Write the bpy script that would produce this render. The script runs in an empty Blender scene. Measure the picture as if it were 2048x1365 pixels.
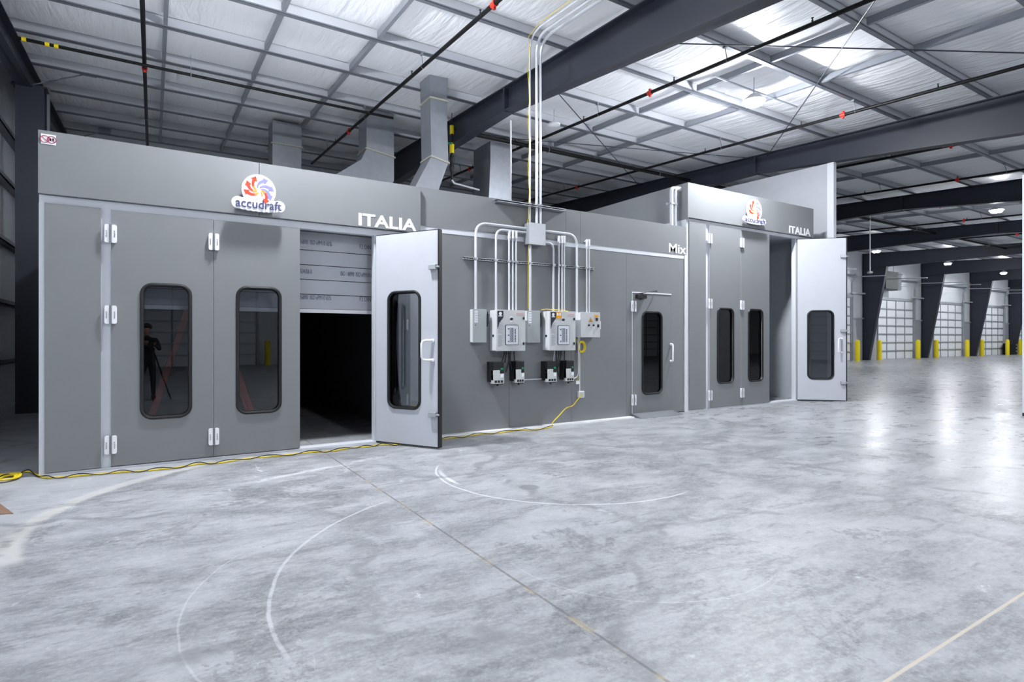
import bpy, bmesh, math, random
from mathutils import Vector, Matrix
random.seed(7)
SC = bpy.context.scene
COL = SC.collection

# ------------------------------------------------------------------ camera
D_, V_ = 718.0, 1819.0                       # horizon distances of the two wall directions, in photo pixels
F_ = (D_*V_)**.5
N1, N2 = (V_*V_+F_*F_)**.5, (D_*D_+F_*F_)**.5
EYE = 1.45
YF = EYE*D_/(N2*.0998)                       # depth of the booth fronts
cam = bpy.data.cameras.new('camera'); camo = bpy.data.objects.new('camera', cam); COL.objects.link(camo)
cam.sensor_width = 36; cam.lens = F_*36/2048; cam.shift_y = -5.5/2048
cam.clip_start = .05; cam.clip_end = 300
camo.location = (0, 0, EYE)
camo.rotation_euler = (math.pi/2, 0, math.atan2(-F_/N1, F_/N2))
SC.camera = camo

# ------------------------------------------------------------------ world, exposure
w = bpy.data.worlds.new('world'); SC.world = w; w.use_nodes = True
w.node_tree.nodes['Background'].inputs[0].default_value = (.6, .68, .8, 1)
w.node_tree.nodes['Background'].inputs[1].default_value = .3
SC.view_settings.view_transform = 'Standard'; SC.view_settings.look = 'None'
SC.view_settings.gamma = 1; SC.view_settings.use_curve_mapping = False
SC.view_settings.exposure = 0.58
LAMP = 520.0                                 # radiance of the lamp lenses
LAMP_COL = (.93, .96, 1, 1)
SC.cycles.use_light_tree = True
SC.cycles.max_bounces = 10; SC.cycles.diffuse_bounces = 6; SC.cycles.glossy_bounces = 4
SC.cycles.transparent_max_bounces = 12
SC.cycles.sample_clamp_indirect = 6
SC.cycles.caustics_reflective = False; SC.cycles.caustics_refractive = False
SC.cycles.use_denoising = True

# ------------------------------------------------------------------ turning photo pixels into points of the place
def hit(px, py, n, c):
    u, v = px-1024, 677-py
    r = Vector(((V_*u+F_*F_)/N1, (-D_*u+F_*F_)/N2, v)); n = Vector(n)
    o = Vector((0, 0, EYE)); t = (c-n.dot(o))/n.dot(r)
    return o+t*r
def AY(px, py, y=None): return hit(px, py, (0, 1, 0), YF if y is None else y)
def AX(px, py, x): return hit(px, py, (1, 0, 0), x)
def AZ(px, py, z=0): return hit(px, py, (0, 0, 1), z)
def roof(y): return 6.01+.053*y              # underside of the purlins
def AR(px, py, dz=0): return hit(px, py, (0, -.053, 1), 6.01+dz)

# ------------------------------------------------------------------ materials
def lin(c):
    return tuple((x/255/12.92 if x/255 <= .04045 else ((x/255+.055)/1.055)**2.4) for x in c)+(1,)
MAT = {}
def mat(name, col, rough=.5, metal=0, spec=.5, noise=None, bump=None, emit=None):
    """noise=(scale, amount, stretch) varies the colour, bump=(scale, strength, stretch) the relief"""
    if name in MAT: return MAT[name]
    m = bpy.data.materials.new(name); m.use_nodes = True; nt = m.node_tree; b = nt.nodes['Principled BSDF']
    c = lin(col); b.inputs['Base Color'].default_value = c
    b.inputs['Roughness'].default_value = rough; b.inputs['Metallic'].default_value = metal
    b.inputs['Specular IOR Level'].default_value = spec
    tc = nt.nodes.new('ShaderNodeTexCoord')
    def nz(scale, st, det=6):
        mp = nt.nodes.new('ShaderNodeMapping'); mp.inputs['Scale'].default_value = st
        nt.links.new(tc.outputs['Object'], mp.inputs[0])
        n = nt.nodes.new('ShaderNodeTexNoise'); n.inputs['Scale'].default_value = scale; n.inputs['Detail'].default_value = det
        nt.links.new(mp.outputs[0], n.inputs['Vector']); return n
    if noise is None: noise = (6, .05, (1, 1, 1))
    n = nz(noise[0], noise[2]); mx = nt.nodes.new('ShaderNodeMix'); mx.data_type = 'RGBA'
    k = noise[1]
    mx.inputs[6].default_value = tuple(max(0, x*(1-k)) for x in c[:3])+(1,)
    mx.inputs[7].default_value = tuple(min(1, x*(1+k)) for x in c[:3])+(1,)
    nt.links.new(n.outputs['Fac'], mx.inputs[0]); nt.links.new(mx.outputs[2], b.inputs['Base Color'])
    if bump:
        n2 = nz(bump[0], bump[2]); bp = nt.nodes.new('ShaderNodeBump'); bp.inputs['Strength'].default_value = bump[1]
        bp.inputs['Distance'].default_value = .02
        nt.links.new(n2.outputs['Fac'], bp.inputs['Height']); nt.links.new(bp.outputs[0], b.inputs['Normal'])
    if emit:
        b.inputs['Emission Color'].default_value = LAMP_COL; b.inputs['Emission Strength'].default_value = emit
    MAT[name] = m; return m

CLAD = mat('grey_cladding', (125, 127, 130), .55, noise=(3, .05, (1, 1, 1)), bump=(400, .06, (1, 1, .2)))
WHITE = mat('white_coated_steel', (214, 217, 224), .42, noise=(2, .03, (1, 1, 1)))
BRIGHTW = mat('white_paint', (240, 241, 244), .45)
RUB = mat('black_rubber', (16, 17, 19), .45)
STEEL = mat('charcoal_painted_steel', (41, 45, 57), .5, noise=(2, .12, (1, 1, 1)))
GALV = mat('galvanised_steel', (178, 182, 188), .38, metal=.55, noise=(5, .12, (1, 1, 1)))
DUCT = mat('duct_sheet_steel', (142, 146, 153), .42, metal=.55, noise=(7, .16, (1, 1, 1)), bump=(3, .25, (1, 1, 1)))
PFL = mat('purlin_flange_shaded', (112, 116, 124), .4, metal=.3)  # lower flanges darkened in colour to imitate their dim undersides
PURL2 = mat('channel_galvanised', (138, 142, 150), .42, metal=.3)
PURL = mat('purlin_galvanised', (190, 193, 199), .42, metal=.15, noise=(4, .1, (.3, 1, 1)))
COND = mat('conduit_steel', (208, 211, 216), .35, metal=.15)
BLACKP = mat('black_pipe', (10, 10, 12), .5, spec=.25)
RED = mat('red_coupling', (190, 42, 24), .5)
YEL = mat('safety_yellow', (238, 214, 12), .45)
YCORD = mat('yellow_cable', (225, 200, 30), .5)
BCORD = mat('black_cable', (20, 20, 22), .5)
BOXG = mat('enclosure_light_grey', (200, 203, 203), .45)
BOXD = mat('enclosure_grey', (165, 170, 172), .5)
BOXW = mat('enclosure_white', (226, 228, 230), .45)
NAVY = mat('label_navy', (30, 32, 48), .5)
LCD = mat('grey_display', (150, 156, 165), .3)
ORANGE = mat('orange_label', (240, 160, 10), .5)
SEAL = mat('duct_sealant', (160, 158, 146), .7)
BLUEL = mat('lilac_vinyl', (140, 138, 232), .4)
REDL = mat('red_orange_vinyl', (228, 64, 30), .4)
ORAL = mat('amber_vinyl', (246, 164, 20), .4)
INK = mat('navy_ink', (60, 62, 110), .5)
INK2 = mat('faded_print', (96, 100, 126), .6)
BROWN = mat('cardboard', (120, 92, 74), .8, noise=(8, .1, (1, 1, 1)))
FILT = mat('filter_cloth', (190, 193, 200), .85, noise=(3, .08, (.4, 1, 1)))
BLK = mat('black_plastic', (26, 27, 30), .4)
GREEN = mat('green_plastic', (20, 140, 100), .4)
ORLAD = mat('orange_fibreglass', (225, 80, 50), .5)
LENS = mat('lamp_lens', (255, 255, 255), .5, emit=LAMP)
LENS2 = mat('bright_lamp_lens', (255, 255, 255), .5, emit=LAMP*2.05)
WALLI = mat('wall_insulation', (222, 225, 230), .42, noise=(1.5, .05, (1, 1, 1)), bump=(1.4, .5, (6, 6, .35)))
GIRT = mat('girt_steel', (120, 124, 132), .45, metal=.2)
DOORW = mat('overhead_door_panel', (236, 238, 242), .45)
DKIN = mat('booth_inner_panel', (196, 200, 208), .5)
SKIN = mat('skin', (196, 146, 120), .5)
CLOTH = mat('dark_clothes', (28, 30, 36), .8)

def plate_mat():
    m = mat('diamond_plate', (132, 135, 140), .3, metal=.7, bump=(60, .6, (1, 3, 1))); return m
PLATE = plate_mat()

def glass_mat():
    m = bpy.data.materials.new('tinted_glass'); m.use_nodes = True; nt = m.node_tree
    nt.nodes.remove(nt.nodes['Principled BSDF']); out = nt.nodes['Material Output']
    tr = nt.nodes.new('ShaderNodeBsdfTransparent'); tr.inputs[0].default_value = (.74, .76, .79, 1)
    gl = nt.nodes.new('ShaderNodeBsdfGlossy'); gl.inputs['Roughness'].default_value = .004
    gl.inputs[0].default_value = (.95, .97, 1, 1)
    fr = nt.nodes.new('ShaderNodeFresnel'); fr.inputs[0].default_value = 1.6
    mx = nt.nodes.new('ShaderNodeMixShader')
    nt.links.new(fr.outputs[0], mx.inputs[0]); nt.links.new(tr.outputs[0], mx.inputs[1]); nt.links.new(gl.outputs[0], mx.inputs[2])
    nt.links.new(mx.outputs[0], out.inputs[0]); return m
GLASS = glass_mat()

def ceiling_mat():
    m = bpy.data.materials.new('vinyl_faced_insulation'); m.use_nodes = True; nt = m.node_tree; b = nt.nodes['Principled BSDF']
    tc = nt.nodes.new('ShaderNodeTexCoord')
    def nz(scale, st, det=4, dist=0):
        mp = nt.nodes.new('ShaderNodeMapping'); mp.inputs['Scale'].default_value = st
        nt.links.new(tc.outputs['Object'], mp.inputs[0])
        n = nt.nodes.new('ShaderNodeTexNoise'); n.inputs['Scale'].default_value = scale; n.inputs['Detail'].default_value = det
        n.inputs['Distortion'].default_value = dist
        nt.links.new(mp.outputs[0], n.inputs['Vector']); return n
    b.inputs['Base Color'].default_value = (.93, .94, .96, 1)
    b.inputs['Roughness'].default_value = .34; b.inputs['Specular IOR Level'].default_value = .6
    n1 = nz(1.6, (3.2, .45, 1), 4, .8)         # creases running up the slope
    n2 = nz(9, (1.6, .3, 1), 3, .5)
    ad = nt.nodes.new('ShaderNodeMath'); ad.operation = 'MULTIPLY_ADD'; ad.inputs[1].default_value = .25
    nt.links.new(n2.outputs['Fac'], ad.inputs[0]); nt.links.new(n1.outputs['Fac'], ad.inputs[2])
    bp = nt.nodes.new('ShaderNodeBump'); bp.inputs['Strength'].default_value = .55; bp.inputs['Distance'].default_value = .09
    nt.links.new(ad.outputs[0], bp.inputs['Height']); nt.links.new(bp.outputs[0], b.inputs['Normal'])
    return m
CEIL = ceiling_mat()

def floor_mat():
    m = bpy.data.materials.new('polished_concrete'); m.use_nodes = True; nt = m.node_tree; b = nt.nodes['Principled BSDF']
    N = nt.nodes.new; L = nt.links.new
    tc = N('ShaderNodeTexCoord'); sep = N('ShaderNodeSeparateXYZ'); L(tc.outputs['Object'], sep.inputs[0])
    def M(op, a, b_=None, c=None, clamp=False):
        n = N('ShaderNodeMath'); n.operation = op; n.use_clamp = clamp
        for i, x in enumerate((a, b_, c)):
            if x is None: continue
            if isinstance(x, (int, float)): n.inputs[i].default_value = x
            else: L(x, n.inputs[i])
        return n.outputs[0]
    def nz(scale, st=(1, 1, 1), det=8, rough=.6, dist=0, rot=0):
        mp = N('ShaderNodeMapping'); mp.inputs['Scale'].default_value = st; mp.inputs['Rotation'].default_value = (0, 0, rot)
        L(tc.outputs['Object'], mp.inputs[0])
        n = N('ShaderNodeTexNoise'); n.inputs['Scale'].default_value = scale; n.inputs['Detail'].default_value = det
        n.inputs['Roughness'].default_value = rough; n.inputs['Distortion'].default_value = dist
        L(mp.outputs[0], n.inputs['Vector']); return n.outputs['Fac']
    def ramp(x, a, b_): 
        n = N('ShaderNodeMapRange'); n.inputs[1].default_value = a; n.inputs[2].default_value = b_; n.interpolation_type = 'SMOOTHSTEP'
        L(x, n.inputs[0]); return n.outputs[0]
    def mixc(f, a, b_):
        n = N('ShaderNodeMix'); n.data_type = 'RGBA'
        if isinstance(f, (int, float)): n.inputs[0].default_value = f
        else: L(f, n.inputs[0])
        for i, x in ((6, a), (7, b_)):
            if isinstance(x, tuple): n.inputs[i].default_value = x
            else: L(x, n.inputs[i])
        return n.outputs[2]
    def g(v): return lin((v, v+2, v+6))
    big = nz(.5, (1, 1.3, 1), 10, .6, .2); mid = nz(1.9, (1, 1.7, 1), 12, .68, .15, .5); fine = nz(38, (1, 1, 1), 5, .7)
    streak = nz(2.4, (.6, 2.4, 1), 12, .72, .1, .62)
    c = mixc(ramp(mid, .32, .68), g(108), g(160))
    c = mixc(M('MULTIPLY', ramp(big, .46, .62), .4), c, g(178))
    c = mixc(M('MULTIPLY', ramp(streak, .53, .62), .6), c, g(100))
    blot = nz(.95, (1, 1, 1), 14, .78, .3, 1.1)
    c = mixc(M('MULTIPLY', ramp(blot, .55, .585), .6), c, g(92))
    blot2 = nz(1.7, (1.4, 1, 1), 10, .75, .8, 2.0)
    c = mixc(M('MULTIPLY', ramp(blot2, .62, .7), .6), c, g(222))
    c = mixc(M('MULTIPLY', ramp(nz(9, (1, 2.2, 1), 8, .75, 0, .5), .42, .62), .3), c, g(182))
    c = mixc(M('MULTIPLY', ramp(fine, .4, .7), .22), c, g(200))
    c = mixc(M('MULTIPLY', ramp(nz(120, det=2), .6, .75), .18), c, g(90))
    px, py = sep.outputs[0], sep.outputs[1]
    wob = M('MULTIPLY', M('SUBTRACT', nz(2, det=2), .5), .035)
    def ring(cx, cy, r, wd, cond=None, soft=.35):
        dx = M('SUBTRACT', px, cx); dy = M('SUBTRACT', py, cy)
        d = M('ABSOLUTE', M('ADD', M('SUBTRACT', M('SQRT', M('ADD', M('MULTIPLY', dx, dx), M('MULTIPLY', dy, dy))), r), wob))
        k = M('SUBTRACT', 1, ramp(d, wd*soft, wd))
        if cond:
            for (axis, sgn, v) in cond:
                k = M('MULTIPLY', k, ramp(M('MULTIPLY', px if axis == 'x' else py, sgn), v*sgn, v*sgn+.25))
        return k
    # light sweep of bare concrete around the first booth's doors, and the scratches door legs left
    k = ring(1.35, 5.33, 2.2, .1, [('x', -1, 1.7), ('y', 1, 4.7)])
    c = mixc(M('MULTIPLY', k, .7), c, lin((196, 195, 191)))
    k = ring(2.62, 2.95, 2.12, .016, [('x', -1, 1.85), ('y', 1, 2.62)])
    c = mixc(M('MULTIPLY', M('MULTIPLY', k, ramp(nz(11, det=6), .2, .5)), .42), c, g(216))
    k = ring(3.95, 5.12, 1.46, .016, [('x', -1, 4.35), ('y', -1, 6.05)])
    c = mixc(M('MULTIPLY', k, .55), c, g(224))
    k = ring(4.0, 5.2, 1.43, .03, [('x', -1, 2.75), ('y', 1, 5.0), ('y', -1, 5.95)])
    c = mixc(M('MULTIPLY', k, .75), c, g(234))
    k = ring(2.9, 3.0, .95, .008, [('y', -1, 3.2), ('x', -1, 3.3)]); c = mixc(M('MULTIPLY', k, .18), c, g(220))
    k = ring(1.6, 3.2, 1.5, .008, [('x', -1, .6)]); c = mixc(M('MULTIPLY', k, .22), c, g(216))
    # long pale smear in front of the opening
    yy = M('SUBTRACT', py, M('MULTIPLY_ADD', px, .33, 5.98))
    k = M('MULTIPLY', M('SUBTRACT', 1, ramp(M('ABSOLUTE', M('ADD', yy, M('MULTIPLY', wob, 2))), .015, .09)),
          M('MULTIPLY', ramp(px, .7, 1.0), M('SUBTRACT', 1, ramp(px, 2.1, 2.9))))
    c = mixc(M('MULTIPLY', M('MULTIPLY', k, ramp(nz(7, det=6), .38, .58)), .6), c, g(212))
    # paler, dustier concrete along the booth fronts outside the sweep
    dx = M('SUBTRACT', px, 1.35); dy = M('SUBTRACT', py, 5.33)
    out_ = ramp(M('SQRT', M('ADD', M('MULTIPLY', dx, dx), M('MULTIPLY', dy, dy))), 2.2, 2.26)
    k = M('MULTIPLY', out_, M('MULTIPLY', M('SUBTRACT', 1, ramp(px, 1.0, 2.2)), ramp(py, 4.2, 5.0)))
    c = mixc(M('MULTIPLY', k, .4), c, g(190))
    # dark round stain
    dx = M('SUBTRACT', px, 3.1); dy = M('SUBTRACT', py, 4.62)
    rr = M('ADD', M('SQRT', M('ADD', M('MULTIPLY', dx, dx), M('MULTIPLY', dy, dy))), wob)
    c = mixc(M('MULTIPLY', M('SUBTRACT', 1, ramp(rr, .08, .12)), .6), c, g(96))
    # chalk line and saw-cut joints
    def line(axis, v, wd, col, f, lo=None):
        nonlocal c
        d = M('ABSOLUTE', M('SUBTRACT', px if axis == 'x' else py, v))
        k = M('MULTIPLY', M('SUBTRACT', 1, ramp(d, wd*.5, wd)), f)
        if lo: k = M('MULTIPLY', k, ramp(nz(5, det=6), lo, lo+.15))
        c = mixc(k, c, col)
    for jx in (1.84, 7.5, 13.2, 18.9, 24.6, 36, 47): line('x', jx, .011, g(98), .8)
    line('x', 1.835, .022, lin((178, 160, 130)), .55, .48)
    for jy in (-4.4, 12.5): line('y', jy, .011, g(98), .8)
    line('y', 1.203, .011, lin((196, 186, 168)), .8)
    line('y', 6.42, .008, g(222), .4, .42)
    # veins: wandering darker crack-like moisture marks
    vor = N('ShaderNodeTexVoronoi'); vor.feature = 'DISTANCE_TO_EDGE'; vor.inputs['Scale'].default_value = .42
    mpv = N('ShaderNodeMapping'); mpv.inputs['Location'].default_value = (.37, .81, 0)
    dn = N('ShaderNodeTexNoise'); dn.inputs['Scale'].default_value = 1.3; dn.inputs['Detail'].default_value = 6; L(tc.outputs['Object'], dn.inputs['Vector'])
    va = N('ShaderNodeVectorMath'); va.operation = 'MULTIPLY_ADD'; va.inputs[1].default_value = (.9, .9, 0)
    L(dn.outputs['Color'], va.inputs[0]); L(tc.outputs['Object'], va.inputs[2]); L(va.outputs[0], mpv.inputs[0]); L(mpv.outputs[0], vor.inputs['Vector'])
    k = M('MULTIPLY', M('SUBTRACT', 1, ramp(vor.outputs['Distance'], .004, .035)), ramp(mid, .42, .6))
    c = mixc(M('MULTIPLY', k, .6), c, g(98))
    L(c, b.inputs['Base Color'])
    r_ = M('ADD', .24, M('MULTIPLY', ramp(mid, .3, .7), .12)); 
    r_ = M('ADD', r_, M('MULTIPLY', ramp(blot, .5, .65), .08))
    r_ = M('ADD', r_, M('MULTIPLY', ramp(M('MULTIPLY', px, -1), -9, -2), .16), clamp=True)
    L(r_, b.inputs['Roughness']); b.inputs['Specular IOR Level'].default_value = .4
    bp = N('ShaderNodeBump'); bp.inputs['Strength'].default_value = .02; bp.inputs['Distance'].default_value = .01
    L(nz(4, det=6), bp.inputs['Height']); L(bp.outputs[0], b.inputs['Normal'])
    return m
FLOOR = floor_mat()

# ------------------------------------------------------------------ mesh helpers
class MB:
    """collects shapes given in world (or local) coordinates; build() links them as ONE mesh object"""
    def __init__(s, org=(0, 0, 0)): s.bm = bmesh.new(); s.org = Vector(org); s.mi = 0
    def _v(s, p): return s.bm.verts.new(Vector(p)-s.org)
    def face(s, vs):
        try: f = s.bm.faces.new(vs)
        except ValueError: return None
        f.material_index = s.mi; return f
    def hexa(s, p):                                     # 8 points: bottom ring 0-3, top ring 4-7
        v = [s._v(q) for q in p]
        for q in ((3, 2, 1, 0), (4, 5, 6, 7), (0, 1, 5, 4), (1, 2, 6, 5), (2, 3, 7, 6), (3, 0, 4, 7)): s.face([v[i] for i in q])
        return s
    def box(s, x0, x1, y0, y1, z0, z1):
        x0, x1 = sorted((x0, x1)); y0, y1 = sorted((y0, y1)); z0, z1 = sorted((z0, z1))
        return s.hexa([(x0, y0, z0), (x1, y0, z0), (x1, y1, z0), (x0, y1, z0), (x0, y0, z1), (x1, y0, z1), (x1, y1, z1), (x0, y1, z1)])
    def slope(s, x0, x1, y0, y1, za, zb, da, db=None):  # box running along y: bottom za->zb, height da->db
        db = da if db is None else db
        return s.hexa([(x0, y0, za), (x1, y0, za), (x1, y1, zb), (x0, y1, zb), (x0, y0, za+da), (x1, y0, za+da), (x1, y1, zb+db), (x0, y1, zb+db)])
    def bevbox(s, x0, x1, y0, y1, z0, z1, r=.01, seg=2):
        b2 = bmesh.new(); t = MB(); t.bm = b2; t.box(x0, x1, y0, y1, z0, z1)
        bmesh.ops.bevel(b2, geom=b2.edges[:], offset=r, segments=seg, affect='EDGES', profile=.5)
        s.add(b2); return s
    def add(s, b2, mtx=None):
        mp = {}
        for v in b2.verts: mp[v] = s._v(mtx @ v.co if mtx else v.co)
        for f in b2.faces: s.face([mp[v] for v in f.verts])
        b2.free(); return s
    def tube(s, pts, r, n=10, cap=True, closed=False):
        pts = [Vector(p) for p in pts]; rings = []; N = len(pts); up = None
        for i, p in enumerate(pts):
            if closed: t = (pts[(i+1) % N]-pts[i-1])
            else: t = (pts[min(i+1, N-1)]-pts[max(i-1, 0)])
            t.normalize()
            if up is None:
                up = Vector((0, 0, 1)) if abs(t.z) < .9 else Vector((1, 0, 0))
            a = t.cross(up); 
            if a.length < 1e-5: a = t.orthogonal()
            a.normalize(); b = a.cross(t).normalized(); up = b
            rr = r[i] if isinstance(r, (list, tuple)) else r
            rings.append([s._v(p+a*math.cos(2*math.pi*k/n)*rr+b*math.sin(2*math.pi*k/n)*rr) for k in range(n)])
        M_ = N if closed else N-1
        for i in range(M_):
            A, B = rings[i], rings[(i+1) % N]
            for k in range(n): s.face([A[k], A[(k+1) % n], B[(k+1) % n], B[k]])
        if cap and not closed: s.face(rings[0][::-1]); s.face(rings[-1])
        return s
    def bar(s, p0, p1, wx, wz):                          # rectangular bar between two points
        p0, p1 = Vector(p0), Vector(p1); t = (p1-p0).normalized(); up = Vector((0, 0, 1)) if abs(t.z) < .9 else Vector((0, 1, 0))
        a = t.cross(up).normalized()*wx/2; b = a.cross(t).normalized()*wz/2
        return s.hexa([p0-a-b, p0+a-b, p0+a+b, p0-a+b, p1-a-b, p1+a-b, p1+a+b, p1-a+b])
    def lathe(s, c, prof, n=24, axis='z'):
        rings = []
        for (r, h) in prof:
            ring = []
            for k in range(n):
                a = 2*math.pi*k/n; x, y = r*math.cos(a), r*math.sin(a)
                o = {'z': (x, y, h), 'y': (x, h, y), 'x': (h, x, y)}[axis]; ring.append(s._v(Vector(c)+Vector(o)))
            rings.append(ring)
        for A, B in zip(rings, rings[1:]):
            for k in range(n): s.face([A[k], A[(k+1) % n], B[(k+1) % n], B[k]])
        s.face(rings[0][::-1]); s.face(rings[-1]); return s
    def poly(s, pts, y0, y1):                            # (x,z) outline pushed through in y
        a = [s._v((x, y0, z)) for x, z in pts]; b = [s._v((x, y1, z)) for x, z in pts]; n = len(pts)
        s.face(a); s.face(b[::-1])
        for i in range(n): s.face([a[i], b[i], b[(i+1) % n], a[(i+1) % n]])
        return s
    def build(s, name, m, parent=None, smooth=False, loc=(0, 0, 0)):
        bmesh.ops.recalc_face_normals(s.bm, faces=s.bm.faces)
        me = bpy.data.meshes.new(name); s.bm.to_mesh(me); s.bm.free()
        for x in (m if isinstance(m, (list, tuple)) else [m]): me.materials.append(x)
        if smooth:
            me.shade_smooth()
            try: me.set_sharp_from_angle(angle=math.radians(35))
            except Exception: pass
        o = bpy.data.objects.new(name, me); COL.objects.link(o); o.location = loc
        if parent: o.parent = parent
        return o

def tag(o, label, cat, group=None):
    o['label'] = label; o['category'] = cat
    if group: o['group'] = group
    return o
def empty(name, loc, label, cat, group=None, rz=0):
    o = bpy.data.objects.new(name, None); COL.objects.link(o); o.location = loc; o.rotation_euler = (0, 0, rz); o.empty_display_size = .1
    return tag(o, label, cat, group)
def struct(o): o['kind'] = 'structure'; return o
def copy_tree(o, parent=None):
    c = o.copy(); COL.objects.link(c); c.parent = parent
    for ch in [x for x in KIDS.get(o.name, o.children)]: copy_tree(ch, c)
    return c
KIDS = {}
def clone(root, loc, label, rz=None):
    c = copy_tree(root); c.location = loc; c['label'] = label
    if rz is not None: c.rotation_euler = (0, 0, rz)
    return c

def text_bm(s, size=1, ext=.002, bold=0):
    cu = bpy.data.curves.new('t', 'FONT'); cu.body = s; cu.size = size; cu.extrude = ext; cu.offset = bold; cu.resolution_u = 3
    ob = bpy.data.objects.new('t', cu); COL.objects.link(ob)
    dg = bpy.context.evaluated_depsgraph_get(); me = bpy.data.meshes.new_from_object(ob.evaluated_get(dg))
    bpy.data.objects.remove(ob); bpy.data.curves.remove(cu)
    b = bmesh.new(); b.from_mesh(me); bpy.data.meshes.remove(me); return b
def text_fit(mb, s, x0, x1, z0, z1, y, ext=.003, bold=0, rot=0):
    """letters filling the rectangle x0..x1, z0..z1 on a wall facing -y"""
    b = text_bm(s, 1, ext, bold)
    if rot: bmesh.ops.rotate(b, verts=b.verts, cent=(0, 0, 0), matrix=Matrix.Rotation(rot, 3, 'Z'))
    xs = [v.co.x for v in b.verts]; ys = [v.co.y for v in b.verts]
    ax, bx, ay, by = min(xs), max(xs), min(ys), max(ys)
    for v in b.verts:
        x = x0+(v.co.x-ax)/(bx-ax)*(x1-x0); z = z0+(v.co.y-ay)/(by-ay)*(z1-z0); yy = y-v.co.z
        v.co = (x, yy, z)
    mb.add(b)

def rrect(x0, x1, z0, z1, r, n=8):
    pts = []
    for cx, cz, a0 in ((x1-r, z1-r, 0), (x0+r, z1-r, 90), (x0+r, z0+r, 180), (x1-r, z0+r, 270)):
        for i in range(n+1):
            a = math.radians(a0+90*i/n); pts.append((cx+r*math.cos(a), cz+r*math.sin(a)))
    return pts
def holed_panel(x0, x1, z0, z1, y0, y1, hole):
    """a slab with a rounded opening; faces at y0 (outside) get material 0, the rest material 1"""
    bm = bmesh.new()
    out = [bm.verts.new((x, y0, z)) for x, z in ((x0, z0), (x1, z0), (x1, z1), (x0, z1))]
    inn = [bm.verts.new((x, y0, z)) for x, z in hole]
    ed = []
    for L_ in (out, inn):
        for i in range(len(L_)): ed.append(bm.edges.new((L_[i], L_[(i+1) % len(L_)])))
    bmesh.ops.triangle_fill(bm, use_beauty=True, edges=ed)
    front = bm.faces[:]
    r = bmesh.ops.extrude_face_region(bm, geom=front)
    vs = [g for g in r['geom'] if isinstance(g, bmesh.types.BMVert)]
    # extruded copy stays in front; push the copy back
    bmesh.ops.translate(bm, verts=vs, vec=(0, y1-y0, 0))
    if not any(abs(f.calc_center_median().y-y0) < 1e-6 for f in bm.faces):
        bm.faces.ensure_lookup_table()
    keep = [f for f in bm.faces if all(abs(v.co.y-y0) < 1e-6 for v in f.verts)]
    if not keep:
        ed = [e for e in bm.edges if all(abs(v.co.y-y0) < 1e-6 for v in e.verts) and len(e.link_faces) == 1]
        bmesh.ops.triangle_fill(bm, use_beauty=True, edges=ed)
    for f in bm.faces: f.material_index = 0 if all(abs(v.co.y-y0) < 1e-6 for v in f.verts) else 1
    return bm
def bm_obj(bm, name, mats, parent=None):
    bmesh.ops.recalc_face_normals(bm, faces=bm.faces)
    me = bpy.data.meshes.new(name); bm.to_mesh(me); bm.free()
    for m in mats: me.materials.append(m)
    o = bpy.data.objects.new(name, me); COL.objects.link(o)
    if parent: o.parent = parent
    return o
#@@SETTING
# ================================================================== THE SETTING
FR = [-2.1, 6.11, 14.27, 22.7, 31.3, 39.9, 48.25, 56.85, 65.1, 73.5, 81.9]     # frame lines
YB, YN, XL, XR = 19.75, -18.3, -2.55, 84.0
PUR = [6.25+1.622*k for k in range(-15, 9)]
struct(MB().box(XL-.2, XR, YN-.2, YB+.2, -.2, 0).build('floor', FLOOR))

# roof insulation hangs in soft bellies between the purlins
bm = bmesh.new()
ys = []
edges = [YN-.1]+[p for p in PUR if YN < p < YB]+[YB+.15]
for a, b in zip(edges, edges[1:]):
    for i in range(8): ys.append((a+(b-a)*i/8, math.sin(math.pi*i/8), (b-a)))
ys.append((edges[-1], 0, 1))
xs = [XL-.2+(XR-XL+.3)*i/120 for i in range(121)]
grid = []
for (y, sg, wd) in ys:
    row = []
    for i, x in enumerate(xs):
        k = .05+.03*math.sin(x*1.9+y*.7)+.02*math.sin(x*4.3-y)
        row.append(bm.verts.new((x, y, roof(y)+.215-k*(sg**.7 if sg > 0 else 0)*min(1, wd/1.6))))
    grid.append(row)
for A, B in zip(grid, grid[1:]):
    for i in range(len(xs)-1): bm.faces.new((A[i], A[i+1], B[i+1], B[i]))
top = [[bm.verts.new((x, y, roof(y)+.5)) for x in (xs[0], xs[-1])] for y in (edges[0], edges[-1])]
bm.faces.new((top[0][0], top[0][1], top[1][1], top[1][0]))
for f in bm.faces: f.smooth = True
o = bm_obj(bm, 'ceiling', [CEIL]); struct(o)

# walls
def wall_ins(name, x0, x1, y0, y1, z0, ztop, openings=()):
    mb = MB()
    mb.box(x0, x1, y0, y1, z0, ztop); return struct(mb.build(name, WALLI))
def gable(name, x0, x1):
    mb = MB(); mb.hexa([(x0, YN, 0), (x1, YN, 0), (x1, YB+.1, 0), (x0, YB+.1, 0), (x0, YN, roof(YN)+.4), (x1, YN, roof(YN)+.4), (x1, YB+.1, roof(YB)+.4), (x0, YB+.1, roof(YB)+.4)])
    return struct(mb.build(name, WALLI))
gable('wall_left', XL-.15, XL)
gable('wall_right', XR, XR+.15)
for gz in (.95, 2.1, 3.3, 4.5, 5.5):
    struct(MB().box(XL, XL+.16, 8.5, YB, gz, gz+.02).box(XL+.14, XL+.16, 8.5, YB, gz, gz+.09).build('trim_girt', GIRT))
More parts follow.
